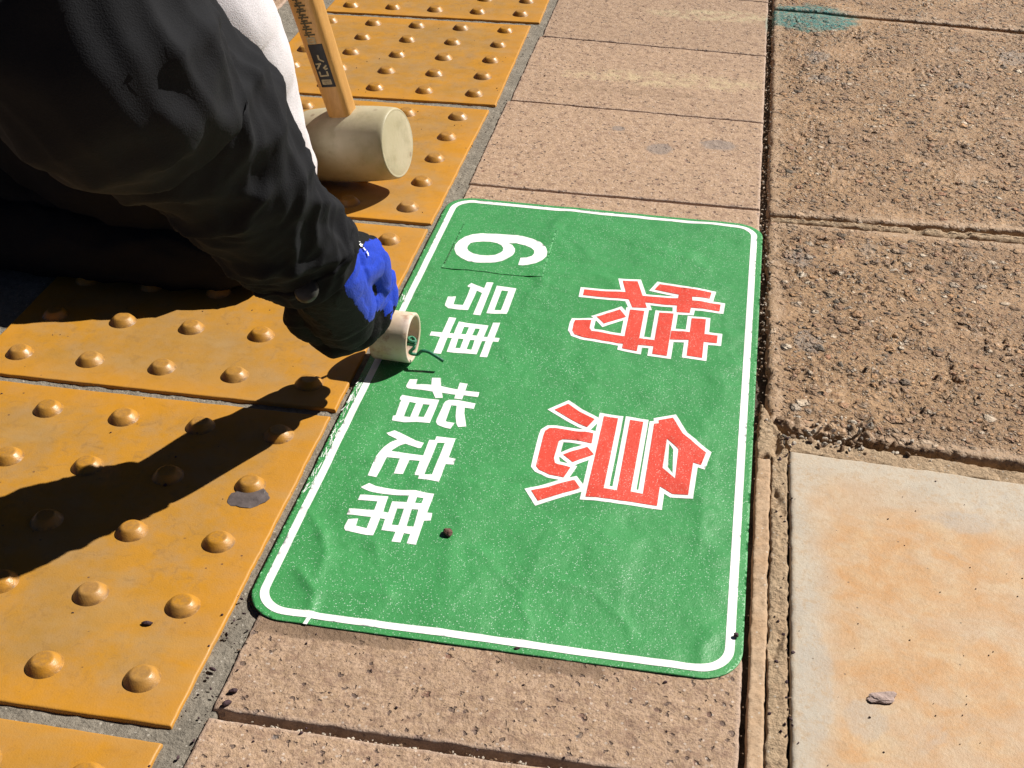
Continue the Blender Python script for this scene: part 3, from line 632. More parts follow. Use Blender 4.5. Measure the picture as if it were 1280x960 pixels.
tag(rock('pebble', (.1151, -.1132, .0018), (.0030, .0042, .0022), M_PEB, 3, rot=.5), 'small dark reddish pebble lying on the green sign', 'pebble')
crumbs = [(-.0452, -.2262, 0, .0036, .0016, .0013, .15, 'dark purple crumb on the yellow tile, between two of its nearest dots'),
          (.0245, -.2775, 0, .0030, .0018, .0014, .9, 'dark crumb where the bottom joint meets the grey cement'),
          (.0250, -.2680, 0, .0028, .0014, .0014, .3, 'dark crumb on the slab corner just above the bottom joint'),
          (.3043, -.1730, .0018, .0016, .0016, .0014, .2, 'tiny black crumb on the right margin of the green sign'),
          (.0065, -.2530, -.0015, .0026, .0011, .0010, 2.9, 'thin dark crumb on the grey cement beside the yellow tile'),
          (.1775, -.2055, 0, .0022, .0011, .0009, .4, 'small dark crumb at the lower border of the green sign'),
          (-.0880, -.0975, .0, .0012, .0012, .0010, .4, 'tiny crumb on the shaded part of the yellow tile')]
for i, (x, y, z, a, b, c, r, lb) in enumerate(crumbs):
    tag(rock('crumb', (x, y, z), (a, b, c), M_CRUMB, 11 + i, rot=r), lb, 'crumb', 'dark crumbs lying on the paving')
bk = rock('bark_chip', (.3885, -.2045, -.001), (.0088, .0042, .0014), M_BARK, 23, sub=3, rot=.28)
tag(bk, 'grey brown chip of bark on the stained slab', 'bark chip')
gum = rock('chewing_gum', (-.0268, -.0985, -.0006), (.0135, .0105, .0011), M_GUM, 31, sub=3, rot=.4)
tag(gum, 'flattened grey chewing gum stuck beside a dot of the yellow tile', 'chewing gum')
bit = rock('paper_scrap', (-.0875, .0420, .001), (.0022, .0016, .0012), M_WHITEV, 37, rot=.4)
tag(bit, 'tiny pale scrap stuck on a dot of the yellow tile', 'scrap')

def grit(name, pts, mat, seed):
    rs = random.Random(seed); V = []; F = []
    ico = bmesh.new(); bmesh.ops.create_icosphere(ico, subdivisions=1, radius=1)
    iv = [v.co.copy() for v in ico.verts]; fi = [[v.index for v in f.verts] for f in ico.faces]; ico.free()
    for (x, y, z, s) in pts:
        b = len(V); q = Matrix.Rotation(rs.uniform(0, 6.28), 3, (rs.random() + .01, rs.random(), rs.random())); sc3 = Vector((s * rs.uniform(.7, 1.4), s * rs.uniform(.5, 1.), s * rs.uniform(.4, .8)))
        for v in iv:
            p = q @ Vector((v.x * sc3.x, v.y * sc3.y, v.z * sc3.z)) * rs.uniform(.8, 1.2); V.append((x + p.x, y + p.y, z + p.z))
        F += [[b + k for k in f] for f in fi]
    return mesh_obj(name, V, F, mat, smooth=False)
rs = random.Random(77)
ptsA, ptsB = [], []
def joint_y(k, x):
    t = (x - .0175) / .291; return joint[k][0] * (1 - t) + joint[k][1] * t
for k in range(520):                         # along the open gap on the right
    y = rs.uniform(.05, 1.3); x = rs.uniform(.3095, .3165)
    (ptsA if rs.random() < .45 else ptsB).append((x, y, rs.uniform(-.0115, -.006), rs.uniform(.0006, .0019)))
for k in range(200):                         # loose stones on the lip of the rough slabs
    y = rs.uniform(.06, 1.05); x = .3150 + abs(rs.gauss(0, .0035))
    (ptsA if rs.random() < .5 else ptsB).append((x, y, rs.uniform(-.005, -.001), rs.uniform(.0006, .0017)))
for k in range(330):                         # bright grains on the near lip of the bottom joint
    x = rs.uniform(.025, .305); y = joint_y(1, x) - .0022 + rs.gauss(0, .0007)
    (ptsA if rs.random() < .75 else ptsB).append((x, y, rs.uniform(-.006, -.0015), rs.uniform(.0004, .0014)))
for j in (4, 5, 6):
    for k in range(130):
        x = rs.uniform(.02, .305); y = joint_y(j, x) + rs.gauss(0, .0009)
        (ptsA if rs.random() < .4 else ptsB).append((x, y, rs.uniform(-.010, -.003), rs.uniform(.0004, .0011)))
for k in range(260):                         # crumbs along the cement joint and the mortar strips
    y = rs.uniform(-.6, 1.2); x = rs.choice((.0165, .0172, .3118, .3368)) + rs.gauss(0, .0010)
    if x > .3 and y > .02: continue
    ptsB.append((x, y, rs.uniform(-.004, -.0012), rs.uniform(.0004, .0012)))
for k in range(420):                         # pebbles thrown over the rough slabs
    x = rs.uniform(.325, .66); y = rs.uniform(.05, 1.02)
    if abs(y - .41) < .012: continue
    (ptsA if rs.random() < .45 else ptsB).append((x, y, rs.uniform(-.001, .0006), rs.uniform(.0005, .0017)))
for k in range(150):                         # coarse broken corner
    x = rs.gauss(.372, .03); y = rs.gauss(.050, .016)
    if x < .33 or y < .034: continue
    (ptsA if rs.random() < .5 else ptsB).append((x, y, rs.uniform(-.005, -.001), rs.uniform(.0012, .0030)))
tag(grit('gravel', ptsA, M_GRIT, 1), 'pale grains caught in the joints and on the rough slabs', 'grit', kind='stuff')
tag(grit('gravel', ptsB, M_GRIT2, 2), 'brown grains caught in the joints and on the rough slabs', 'grit', kind='stuff')

ptsC = []
for k in range(70): ptsC.append((rs.uniform(-.30, -.003), rs.uniform(-.42, .9), .0002, rs.uniform(.0004, .0011)))
for k in range(90): ptsC.append((rs.gauss(.012, .007), rs.uniform(-.42, 1.1) if k % 3 else rs.uniform(-.34, -.19), -.0012 if k % 2 else .0002, rs.uniform(.0004, .0014)))
for k in range(90): ptsC.append((rs.uniform(.02, .30), rs.choice((rs.uniform(-.34, -.212), rs.uniform(.40, 1.1))), .0002, rs.uniform(.0004, .0012)))
for k in range(60): ptsC.append((rs.uniform(.34, .56), rs.uniform(-.30, .02), -.0008, rs.uniform(.0003, .0008)))
for k in range(40): ptsC.append((rs.gauss(.334, .004), rs.uniform(-.33, .05), -.0012, rs.uniform(.0005, .0015)))
tag(grit('debris', ptsC, M_CRUMB, 3), 'fine dark crumbs of dirt scattered over the paving', 'debris', kind='stuff')

# ---------------------------------------------------------------- white pipe piece with a green cord inside
def frame_from(ax, ref=Vector((0, 0, 1))):
    z = Vector(ax).normalized(); x = ref.cross(z)
    if x.length < 1e-4: x = Vector((1, 0, 0)).cross(z)
    x.normalize(); y = z.cross(x); return Matrix((x, y, z)).transposed()
def lathe(name, prof, M3, org, mat, parent=None, N=64, noisef=None):
    V, F = [], []
    for (r, t) in prof:
        for k in range(N):
            a = 2 * math.pi * k / N; rr = r
            if noisef: rr = r + noisef(a, t, r)
            V.append(Vector(org) + M3 @ Vector((rr * math.cos(a), rr * math.sin(a), t)))
    n = len(prof)
    for i in range(n - 1):
        for k in range(N): F.append((i * N + k, i * N + (k + 1) % N, (i + 1) * N + (k + 1) % N, (i + 1) * N + k))
    if prof[0][0] < 1e-4 and False: pass
    return mesh_obj(name, V, F, mat, parent)
def tube(name, P, r, mat, parent=None, N=10, taper=None):
    P = [Vector(p) for p in P]; V, F = [], []
    fr = None
    for i, p in enumerate(P):
        d = (P[min(i + 1, len(P) - 1)] - P[max(i - 1, 0)]).normalized()
        ref = fr if fr is not None else Vector((0.3, .5, .81)); x = (ref - d * ref.dot(d)).normalized(); fr = x; y = d.cross(x)
        rr = r if taper is None else r * taper[i]
        for k in range(N):
            a = 2 * math.pi * k / N; V.append(p + (x * math.cos(a) + y * math.sin(a)) * rr)
    for i in range(len(P) - 1):
        for k in range(N): F.append((i * N + k, i * N + (k + 1) % N, (i + 1) * N + (k + 1) % N, (i + 1) * N + k))
    F.append(tuple(range(N - 1, -1, -1))); F.append(tuple((len(P) - 1) * N + k for k in range(N)))
    return mesh_obj(name, V, F, mat, parent)
def catmull(P, n=6):
    P = [Vector(p) for p in P]; Q = [2 * P[0] - P[1]] + P + [2 * P[-1] - P[-2]]; out = []
    for i in range(1, len(Q) - 2):
        for k in range(n):
            t = k / n; a, b, c, d = Q[i - 1], Q[i], Q[i + 1], Q[i + 2]
            out.append(.5 * ((2 * b) + (-a + c) * t + (2 * a - 5 * b + 4 * c - d) * t * t + (-a + 3 * b - 3 * c + d) * t ** 3))
    out.append(P[-1]); return out
def m_pipe():
    n = NT('worn_plastic')
    c = n.mix(n.ramp(n.noise(60, 5, .6), [(.4, 0.), (.65, 1.)]), (.66, .55, .42), (.58, .43, .28))
    c = n.mix(n.ramp(n.noise(95, 5, .65, 0, n.vec(loc=(2, 0, 1))), [(.55, 0.), (.68, .8)]), c, (.40, .20, .13))
    c = n.mix(n.ramp(n.noise(40, 3), [(.5, 0.), (.7, .6)]), c, (.66, .52, .50))
    return n.done(c, .5, n.bump(n.noise(300, 4), .0003, .6), .45)
M_PIPE = m_pipe()
ax = Vector((math.cos(R(-3)), math.sin(R(-3)), 0)); M3 = frame_from(ax)
PC = Vector((.0425, .0890, .0222))
ro, ri = .0200, .0172
L = .0300
prof = [(ri, 0.0005), (ri, -L + .0005), (ri + .0008, -L), (ro - .0006, -L), (ro, -L + .0006), (ro, -.0006), (ro - .0006, 0), (ri + .0006, 0), (ri, .0005)]
prof = [(ri, -.0006)] + [(ri, -.0006 - (L - .0012) * k / 8) for k in range(1, 9)] + [(ri + .0006, -L), (ro - .0006, -L), (ro, -L + .0006)] + [(ro, -L + .0006 + (L - .0012) * k / 8) for k in range(1, 9)] + [(ro - .0006, 0), (ri + .0006, 0), (ri, -.0006)]
pipe = lathe('plastic_pipe', prof, M3, PC, M_PIPE, N=72)
tag(pipe, 'short off-white plastic pipe held in the gloved hand on the sign\'s edge', 'pipe')
M_CORD = m_plain('green_cord', (.010, .16, .075), .5, .4, 300, .0006, .5, 900)
cordP = catmull([PC + Vector(p) for p in ((-.044, -.052, .050), (-.041, -.040, .034), (-.036, -.012, .014), (-.020, .002, .002), (-.004, -.002, .000), (.002, -.006, -.004), (-.001, -.009, -.008), (.004, -.006, -.011), (.008, -.006, -.0075), (.013, -.006, -.0075), (.019, -.0075, -.0095), (.0260, -.0095, -.0125))], 6)
cord = tube('green_cord', cordP, .00135, M_CORD, N=10)
tag(cord, 'knotted green cord sticking out of the plastic pipe', 'cord')
kn = []
for k in range(40):
    a = k / 40 * 6 * math.pi; kn.append(PC + Vector((-.0015 + .0028 * math.cos(a) + k * .00005, -.0030 + .0030 * math.sin(a), -.0010 - .0022 * math.sin(a * .5))))
tube('knot', kn, .0012, M_CORD, cord, N=8)

# ---------------------------------------------------------------- mallet
def m_rubber():
    n = NT('white_rubber')
    c = n.mix(n.ramp(n.noise(22, 5, .6), [(.35, 0.), (.7, 1.)]), (.50, .445, .31), (.41, .36, .225))
    c = n.mix(n.ramp(n.noise(40, 5, .65, 0, n.vec(loc=(1, 4, 2))), [(.50, 0.), (.70, .55)]), c, (.26, .23, .13))
    c = n.mix(n.ramp(n.noise(16, 4, .6, 0, n.vec(loc=(7, 1, 2))), [(.58, 0.), (.72, .4)]), c, (.27, .30, .16))
    sp = n.math('MULTIPLY', n.ramp(n.vor(60), [(.12, 1.), (.2, 0.)]), n.ramp(n.vor(60, 'Color'), [(.6, 0.), (.66, 1.)]))
    c = n.mix(n.math('MULTIPLY', sp, .5), c, (.2, .12, .08))
    return n.done(c, .5, n.bump(n.noise(220, 5), .0003, .6), .4)
def m_wood():
    n = NT('handle_wood')
    v = n.vec(scale=(60, 60, 5))
    c = n.mix(n.ramp(n.noise(3.0, 6, .6, .6, v), [(.35, 0.), (.65, 1.)]), (.56, .30, .085), (.46, .235, .06))
    c = n.mix(n.ramp(n.noise(8, 4, .7, 0, n.vec(scale=(120, 120, 6))), [(.55, 0.), (.7, .5)]), c, (.35, .17, .045))
    return n.done(c, .42, n.bump(n.noise(6, 4, .6, 0, n.vec(scale=(150, 150, 10))), .0003, .5), .45)
M_RUB = m_rubber(); M_WOOD = m_wood()
u = Vector((.968, -.168, .168)).normalized()
HC = Vector((-.0960, .4020, .0435))
mal = empty('mallet', (HC.x, HC.y, 0)); tag(mal, 'white rubber mallet with wooden handle standing on a yellow tile', 'mallet')
bpy.context.view_layer.update()
Mh = frame_from(u)
hl = .0505
prof = [(0.0001, -hl)] + [(r, -hl) for r in (.01, .02, .027, .0315)] + [(.0332, -hl + .0007), (.0343, -hl + .0026), (.0350, -hl + .006)]
for k in range(1, 12):
    t = -1 + 2 * k / 12; prof.append((.0350 + .0022 * (1 - t * t), t * (hl - .006)))
prof += [(.0350, hl - .006), (.0344, hl - .0026), (.0336, hl - .0009), (.0325, hl - .0001), (.0318, hl - .0006), (.0310, hl - .0004), (.024, hl), (.012, hl), (.0001, hl)]
lathe('head', prof, Mh, HC, M_RUB, mal, N=96)
hd = Vector((-.2, -.138, .97)); hd = (hd - u * hd.dot(u)).normalized()
hy = hd.cross(u).normalized()            # handle face directions: u and hy
def handle_ring(t, a, e=.5):
    wx = .0120 + .0022 * min(1, t / .16) ; wy = .0100 + .0018 * min(1, t / .16)
    if t > .20: wx += .0015 * math.sin((t - .20) / .05 * 1.57)
    ca, sa = math.cos(a), math.sin(a); f = lambda v: math.copysign(abs(v) ** e, v)
    return HC + hd * t + u * (wx * f(ca)) + hy * (wy * f(sa))
V, F = [], []; N = 48; ts = [.026 + (.238 - .026) * k / 30 for k in range(31)]
for t in ts:
    for k in range(N): V.append(handle_ring(t, 2 * math.pi * k / N))
for i in range(30):
    for k in range(N): F.append((i * N + k, i * N + (k + 1) % N, (i + 1) * N + (k + 1) % N, (i + 1) * N + k))
F.append(tuple(30 * N + k for k in range(N)))
handle = mesh_obj('handle', V, F, M_WOOD, mal)
# printed label on the face towards the near side
face_sign = -1 if hy.y > 0 else 1
def on_face(s, t, lift):
    t = .069 + (t - .090) * .86
    wy = .0100 + .0018 * min(1, t / .16); wx = .0120 + .0022 * min(1, t / .16)
    # superellipse surface at offset s along u
    q = max(0.0, 1 - abs(s / wx) ** 4) ** .25
    return HC + hd * t + u * s + hy * (face_sign * (wy * q + lift))
def face_patch(name, s0, s1, t0, t1, mat, lift, parent, skew=0):
    V, F = [], []; n, m = 8, 12
    for j in range(m + 1):
        for i in range(n + 1): V.append(on_face(s0 + (s1 - s0) * i / n, t0 + (t1 - t0) * j / m + skew * i / n, lift))
    for j in range(m):
        for i in range(n): F.append((j * (n + 1) + i, j * (n + 1) + i + 1, (j + 1) * (n + 1) + i + 1, (j + 1) * (n + 1) + i))
    return mesh_obj(name, V, F, mat, parent)
M_BLACK = m_plain('black_print', (.010, .009, .008), .5, .3, 200, .0001)
M_GOLDP = m_plain('buff_print', (.34, .27, .15), .6, .3, 300, .0001)
M_OLIVE = m_plain('faded_print', (.075, .055, .018), .6, .5, 400, .0001)
lab = face_patch('label', -.0062, .0090, .090, .142, M_BLACK, .00025, handle)
lab['label'] = 'black printed label with buff characters'
def strokes(name, segs, mat, lift, parent, w=.0009):
    V, F = [], []
    for (a, b) in segs:
        a = Vector(a); b = Vector(b); d = (b - a).normalized(); nn = Vector((-d.y, d.x)) * w
        for p, q in ((a - d * w * .6, b + d * w * .6),):
            k0 = len(V); n = 4
            for i in range(n + 1):
                c = p.lerp(q, i / n)
                for s in (1, -1):
                    e = c + nn * s; V.append(on_face(e.x, e.y, lift))
            lift += .00001
            for i in range(n): F.append((k0 + 2 * i, k0 + 2 * i + 1, k0 + 2 * i + 3, k0 + 2 * i + 2))
    return mesh_obj(name, V, F, mat, parent)
# strokes follow the worn characters: boxes, hooks and dashes down the handle
def box(c, w, h): x, y = c; return [((x - w, y - h), (x + w, y - h)), ((x - w, y + h), (x + w, y + h)), ((x - w, y - h), (x - w, y + h)), ((x + w, y - h), (x + w, y + h))]
S = box((.0012, .0965), .0042, .0022) + [((-.0030, .0965), (.0054, .0965))]
S += [((-.0030, .1040), (-.0030, .1090)), ((-.0030, .1040), (.0050, .1045)), ((.0050, .1045), (.0050, .1090))]
S += [((-.0038, .1130), (.0000, .1185)), ((-.0038, .1185), (.0010, .1190)), ((.0030, .1135), (.0062, .1165)), ((.0040, .1120), (.0065, .1130))]
S += [((.0010, .1240), (.0010, .1290)), ((.0050, .1215), (.0020, .1235))]
strokes('lettering', S, M_GOLDP, .0005, lab)
S2 = box((-.0005, .1465), .0036, .0030) + [((-.0041, .1465), (.0031, .1465))]
strokes('lettering', S2, M_GOLDP, .0004, handle)
S3 = []
rs = random.Random(12)
for k in range(9):
    y = .153 + k * .0068
    S3 += [((-.0055, y), (.0045 + rs.uniform(-.001, .002), y + rs.uniform(-.001, .001))), ((-.0035 + rs.uniform(0, .003), y - .002), (-.0035 + rs.uniform(0, .003), y + .0025)), ((-.004, y + .0028), (.002, y + .0030))]
strokes('lettering', S3, M_OLIVE, .0004, handle, w=.0009)

# ---------------------------------------------------------------- the kneeling worker
def skin_mesh(verts, edges, radii, root=0, levels=2, smooth_root=None):
    me = bpy.data.meshes.new('tmp'); me.from_pydata([tuple(v) for v in verts], edges, [])
    o = bpy.data.objects.new('tmp', me); col.objects.link(o)
    md = o.modifiers.new('s', 'SKIN'); md.use_smooth_shade = True
    for i, r in enumerate(radii):
        sv = me.skin_vertices[0].data[i]; sv.radius = (r, r) if not isinstance(r, tuple) else r; sv.use_root = (i == root)
    sb = o.modifiers.new('d', 'SUBSURF'); sb.levels = levels; sb.render_levels = levels
    dg = bpy.context.evaluated_depsgraph_get(); ev = o.evaluated_get(dg); m2 = bpy.data.meshes.new_from_object(ev)
    bpy.data.objects.remove(o)
    V = [v.co.copy() for v in m2.vertices]; F = [tuple(p.vertices) for p in m2.polygons]
    return V, F
def chain(P, Rr, n=5):
    """dense smooth chain from joints"""
    P = [Vector(p) for p in P]; Q = catmull(P, n); out = []
    for i in range(len(P) - 1):
        for k in range(n): out.append(Rr[i] + (Rr[i + 1] - Rr[i]) * k / n)
    out.append(Rr[-1]); return Q, out
def sweep(P, Rr, N=64, n=8, squash=None, cap=(True, True), fold=None):
    """round-section cloth sleeve along a smooth path, returns verts, faces; fold(p, outward, t, a) displaces"""
    Q, rr = chain(P, Rr, n); V, F = [], []; fr = Vector((0.2, .5, .8)); T = len(Q) - 1
    for i, p in enumerate(Q):
        d = (Q[min(i + 1, T)] - Q[max(i - 1, 0)]).normalized()
        x = (fr - d * fr.dot(d)).normalized(); fr = x; y = d.cross(x)
        for k in range(N):
            a = 2 * math.pi * k / N; o = x * math.cos(a) + y * math.sin(a); q = p + o * rr[i]
            if fold: q = q + o * fold(q, o, i / T, a)
            V.append(q)
    for i in range(T):
        for k in range(N): F.append((i * N + k, i * N + (k + 1) % N, (i + 1) * N + (k + 1) % N, (i + 1) * N + k))
    for end, on in ((0, cap[0]), (T, cap[1])):
        if on:
            c = len(V); V.append(Q[end].copy())
            for k in range(N):
                a_, b_ = end * N + k, end * N + (k + 1) % N
                F.append((b_, a_, c) if end == 0 else (a_, b_, c))
    return V, F
def join_parts(parts):
    V, F = [], []
    for v, f in parts:
        b = len(V); V += list(v); F += [tuple(i + b for i in q) for q in f]
    return V, F

M_SKIN = m_plain('skin', (.52, .27, .16), .55, .12, 60, .0003)
M_JACK = m_cloth('charcoal_jacket', (.0090, .0094, .0112), .12, 1100, .0004, .9, .0)
M_TROU = m_cloth('pale_trousers', (.56, .53, .55), .06, 900, .0005, .9, .1)
M_GBLK = m_cloth('black_glove_coating', (.0042, .004, .004), .3, 700, .0006, .8, .0)
M_GBLU = m_cloth('blue_glove_knit', (.010, .042, .42), .15, 900, .0006, .8, .05)
M_HAIR = m_plain('dark_hair', (.012, .010, .009), .5, .3, 200, .0015, .4, 800)
M_SHOE = m_plain('black_shoe', (.018, .017, .017), .5, .2, 80)
M_SNAP = m_plain('snap_metal', (.045, .045, .040), .45, .2, 200)

J = dict(
    pelvis=(-.70, .52, .26), waist=(-.62, .50, .36), chest=(-.47, .42, .52), neck=(-.37, .37, .63), skull=(-.30, .34, .70), crown=(-.25, .33, .76),
    shr=(-.31, .15, .52), elr=(-0.0579, -0.1449, 0.335), wrr=(0.0071, -0.0077, 0.128),
    shl=(-.42, .56, .54), ell=(-.30, .56, .34), wrl=(-.185, .405, .268),
    hipr=(-.66, .42, .24), knr=(-.165, .250, .055), anr=(-.50, .40, .05), toer=(-.58, .43, .035),
    hipl=(-.66, .62, .25), knl=(-.30, .40, .30), anl=(-0.164, 0.331, .060), toel=(-0.170, 0.261, .030))
vn = list(J.keys()); ix = {k: i for i, k in enumerate(vn)}
verts = [Vector(J[k]) for k in vn]
rad = dict(pelvis=.10, waist=.09, chest=.085, neck=.050, skull=.080, crown=.065, shr=.040, elr=.034, wrr=.019, shl=.040, ell=.032, wrl=.026, hipr=.07, knr=.042, anr=.028, toer=.03, hipl=.07, knl=.045, anl=.040, toel=.03)
radii = [rad[k] for k in vn]
E_ = [('pelvis', 'waist'), ('waist', 'chest'), ('chest', 'neck'), ('neck', 'skull'), ('skull', 'crown'), ('chest', 'shr'), ('shr', 'elr'), ('elr', 'wrr'), ('chest', 'shl'), ('shl', 'ell'), ('ell', 'wrl'), ('pelvis', 'hipr'), ('hipr', 'knr'), ('knr', 'anr'), ('anr', 'toer'), ('pelvis', 'hipl'), ('hipl', 'knl'), ('knl', 'anl'), ('anl', 'toel')]
edges = [(ix[a], ix[b]) for a, b in E_]
def addv(p, r, link):
    verts.append(Vector(p)); radii.append(r); edges.append((link, len(verts) - 1)); return len(verts) - 1
# bare hands inside the gloves: palm and five fingers each
def finger_paths(side):
    if side == 'r':
        F_ = []
        palm = Vector((0.0067, 0.0218, 0.086))
        F_.append([palm.copy()] + [Vector(q) for q in [(0.0089, 0.0382, 0.066), (0.0099, 0.0317, 0.052), (-0.0031, 0.0289, 0.048), (-0.0161, 0.0326, 0.054)]])
        F_.append([palm.copy()] + [Vector(q) for q in [(0.017, 0.0494, 0.07), (0.0205, 0.0426, 0.055), (0.0084, 0.0357, 0.048), (-0.0072, 0.0353, 0.052)]])
        F_.append([palm.copy()] + [Vector(q) for q in [(0.0213, 0.0615, 0.076), (0.0262, 0.0542, 0.06), (0.0162, 0.0479, 0.05), (0.0007, 0.0462, 0.052)]])
        F_.append([palm.copy()] + [Vector(q) for q in [(0.0222, 0.0732, 0.082), (0.0271, 0.0681, 0.066), (0.0175, 0.0662, 0.052), (0.0013, 0.0656, 0.052)]])
        F_.append([palm.copy()] + [Vector(q) for q in [(-0.0088, 0.0127, 0.096), (-0.0194, 0.0098, 0.086), (-0.0194, 0.0166, 0.07), (-0.011, 0.0259, 0.06)]])
        return palm, F_
    palm = Vector((-.150, .390, .262)); F_ = []
    for k, t in enumerate((.012, .004, -.004, -.012)):
        b = palm + hd * t * 2.2
        F_.append([palm + hd * t, b + u * .012 - hy * face_sign * -.016, b + u * .034 + hy * face_sign * .004, b + u * .034 + hy * face_sign * .026, b + u * .018 + hy * face_sign * .032])
    F_.append([palm, palm + hy * face_sign * .02 + hd * .012, palm + u * .010 + hy * face_sign * .030 + hd * .018, palm + u * .024 + hy * face_sign * .034 + hd * .014])
    return palm, F_
for side, w in (('r', 'wrr'), ('l', 'wrl')):
    palm, Fs = finger_paths(side)
    p = addv(palm, .015, ix[w])
    for f in Fs:
        last = p
        for q in f[1:]: last = addv(q, .0055, last)
V, F = skin_mesh(verts, edges, radii, root=0, levels=2)
person = empty('person', (-.55, .45, 0)); 
bpy.context.view_layer.update()
bpy.data.objects.remove(person)
person = mesh_obj('person', V, F, M_SKIN)
tag(person, 'kneeling worker in dark jacket and pale trousers pressing a pipe onto the sign', 'person')

# face: nose, ears, eyes, mouth (the head looks down at the hand)
hc = Vector((-.275, .335, .735)); look = (Vector((.02, .07, .03)) - hc).normalized(); rgt = look.cross(Vector((0, 0, 1))).normalized(); upv = rgt.cross(look)
M_EYE = m_plain('eye', (.05, .04, .035), .2, .1); M_LIP = m_plain('lip', (.42, .17, .13), .5, .1)
def ell(name, c, s, mat, parent, rot3=None, n=3):
    bm = bmesh.new(); bmesh.ops.create_icosphere(bm, subdivisions=n, radius=1)
    m = Matrix((rgt, upv, look)).transposed() if rot3 is None else rot3
    V = [Vector(c) + m @ Vector((v.co.x * s[0], v.co.y * s[1], v.co.z * s[2])) for v in bm.verts]; F = [tuple(v.index for v in f.verts) for f in bm.faces]; bm.free()
    return mesh_obj(name, V, F, mat, parent)
face = ell('face', hc, (.074, .105, .090), M_SKIN, person, n=4)
for s in (-1, 1):
    ell('eye', hc + rgt * s * .030 + upv * .012 + look * .080, (.012, .006, .008), M_EYE, face)
    ell('ear', hc + rgt * s * .074 - upv * .005 - look * .005, (.008, .030, .018), M_SKIN, face)
ell('nose', hc - upv * .018 + look * .092, (.013, .022, .016), M_SKIN, face)
ell('mouth', hc - upv * .048 + look * .080, (.024, .006, .008), M_LIP, face)
hv = ell('hair', hc + upv * .022 - look * .018, (.082, .100, .092), M_HAIR, person, n=4)

# gloves: own five fingers, black coating inside, blue knit on the back
def remeshed(V, F, voxel, smooth=2):
    me = bpy.data.meshes.new('tmp'); me.from_pydata([tuple(v) for v in V], [], F); o = bpy.data.objects.new('tmp', me); col.objects.link(o)
    md = o.modifiers.new('r', 'REMESH'); md.mode = 'VOXEL'; md.voxel_size = voxel
    sm = o.modifiers.new('s', 'SMOOTH'); sm.iterations = smooth; sm.factor = .5
    m2 = bpy.data.meshes.new_from_object(o.evaluated_get(bpy.context.evaluated_depsgraph_get())); bpy.data.objects.remove(o)
    return [v.co.copy() for v in m2.vertices], [tuple(q.vertices) for q in m2.polygons]
def capsule(P, Rr, n=5, N=24):
    P = [Vector(q) for q in P]; a = (P[0] - P[1]).normalized(); c = (P[-1] - P[-2]).normalized()
    return sweep([P[0] + a * Rr[0] * .7] + P + [P[-1] + c * Rr[-1] * .55, P[-1] + c * Rr[-1] * .85], [Rr[0] * .5] + list(Rr) + [Rr[-1] * .80, Rr[-1] * .40], N=N, n=n)
def glove(side, wrist):
    palm, Fs = finger_paths(side); parts = []; W = Vector(wrist)
    if side == 'r':
        bk, bk2 = Vector((0.0186, 0.0438, 0.112)), Vector((0.0242, 0.0539, 0.09))
        parts.append(capsule([W + (W - palm).normalized() * .012, W, palm, palm + Vector((.002, .006, -.016))], [.026, .027, .027, .022]))
        parts.append(capsule([W.lerp(bk, .4), bk, bk2], [.024, .0205, .0145]))
        for f in Fs[:4]: parts.append(capsule([palm.lerp(f[1], .45), f[1]], [.020, .0135]))
        rf = [.0118, .0100, .0095, .0090]
    else:
        parts.append(capsule([W + (W - palm).normalized() * .02, W, palm], [.028, .028, .026])); parts.append(capsule([palm + hd * .022, palm - hd * .022], [.019, .019])); rf = [.0115, .0105, .0100, .0095]
    for k, f in enumerate(Fs):
        f = f[1:]; parts.append(capsule(f, [(r + (.0012 if k == 4 else 0)) for r in rf[:len(f)]], n=6))
    V, F = join_parts(parts); V, F = remeshed(V, F, .0013, 3)
    out = []
    for v in V:
        k = .0007 * noise.noise(v * 70) + .0003 * noise.noise(v * 210) - .0010 * max(0, 1 - abs(noise.noise(v * 38 + Vector((3, 1, 2)))) * 7)
        out.append(v + Vector((k, k, k)))
    o = mesh_obj('glove', out, F, [M_GBLK, M_GBLU], person)
    for p in o.data.polygons:
        c = p.center
        if side == 'r':
            # blue knit covers the back of the hand (towards +x and +y), black coating the rest
            n_ = p.normal
            wob = .0012 * noise.noise(c * 110)
            tt = (c.z - .065) / .040; lim = 0.0253 + (0.0143 - 0.0253) * tt
            lim += .0065 + .0088 * tt
            if c.z > .042 and c.x > lim + wob + (.004 if tt < 0 else 0) and n_.x > .1: p.material_index = 1
        elif p.normal.dot(u) > .4: p.material_index = 1
    return o
gr_ = glove('r', J['wrr']); gr_['label'] = 'blue knit work glove with black coated palm, gripping the pipe'
gl_ = glove('l', J['wrl'])

marks = []
def on_glove(c):
    o0 = Vector((.2662, -.7364, .5463)); ok, loc, nrm, idx = gr_.ray_cast(o0, (Vector(c) - o0).normalized())
    return (loc, nrm) if ok else (Vector(c), Vector((1, 0, 0)))
mv, mf = [], []
cpts = [on_glove(c) for c in [(0.0088, 0.0606, 0.118), (0.0128, 0.057, 0.117), (0.0153, 0.0562, 0.115), (0.0176, 0.0562, 0.112), (0.0207, 0.053, 0.11)]]
for (l0, n0), (l1, n1) in zip(cpts, cpts[1:]):
    d = (l1 - l0); s = n0.cross(d).normalized()
    for a, e, w0, w1 in ((.05, .75, .0026, .0006), (.30, .55, .0010, .0034)):
        k0 = len(mv); A = l0 + d * a; B = l0 + d * e
        mv += [A + s * w0 + n0 * .0015, A - s * w0 * .3 + n0 * .0015, B - s * w1 * .5 + n1 * .0015, B + s * w1 + n1 * .0015]; mf.append((k0, k0 + 1, k0 + 2, k0 + 3))
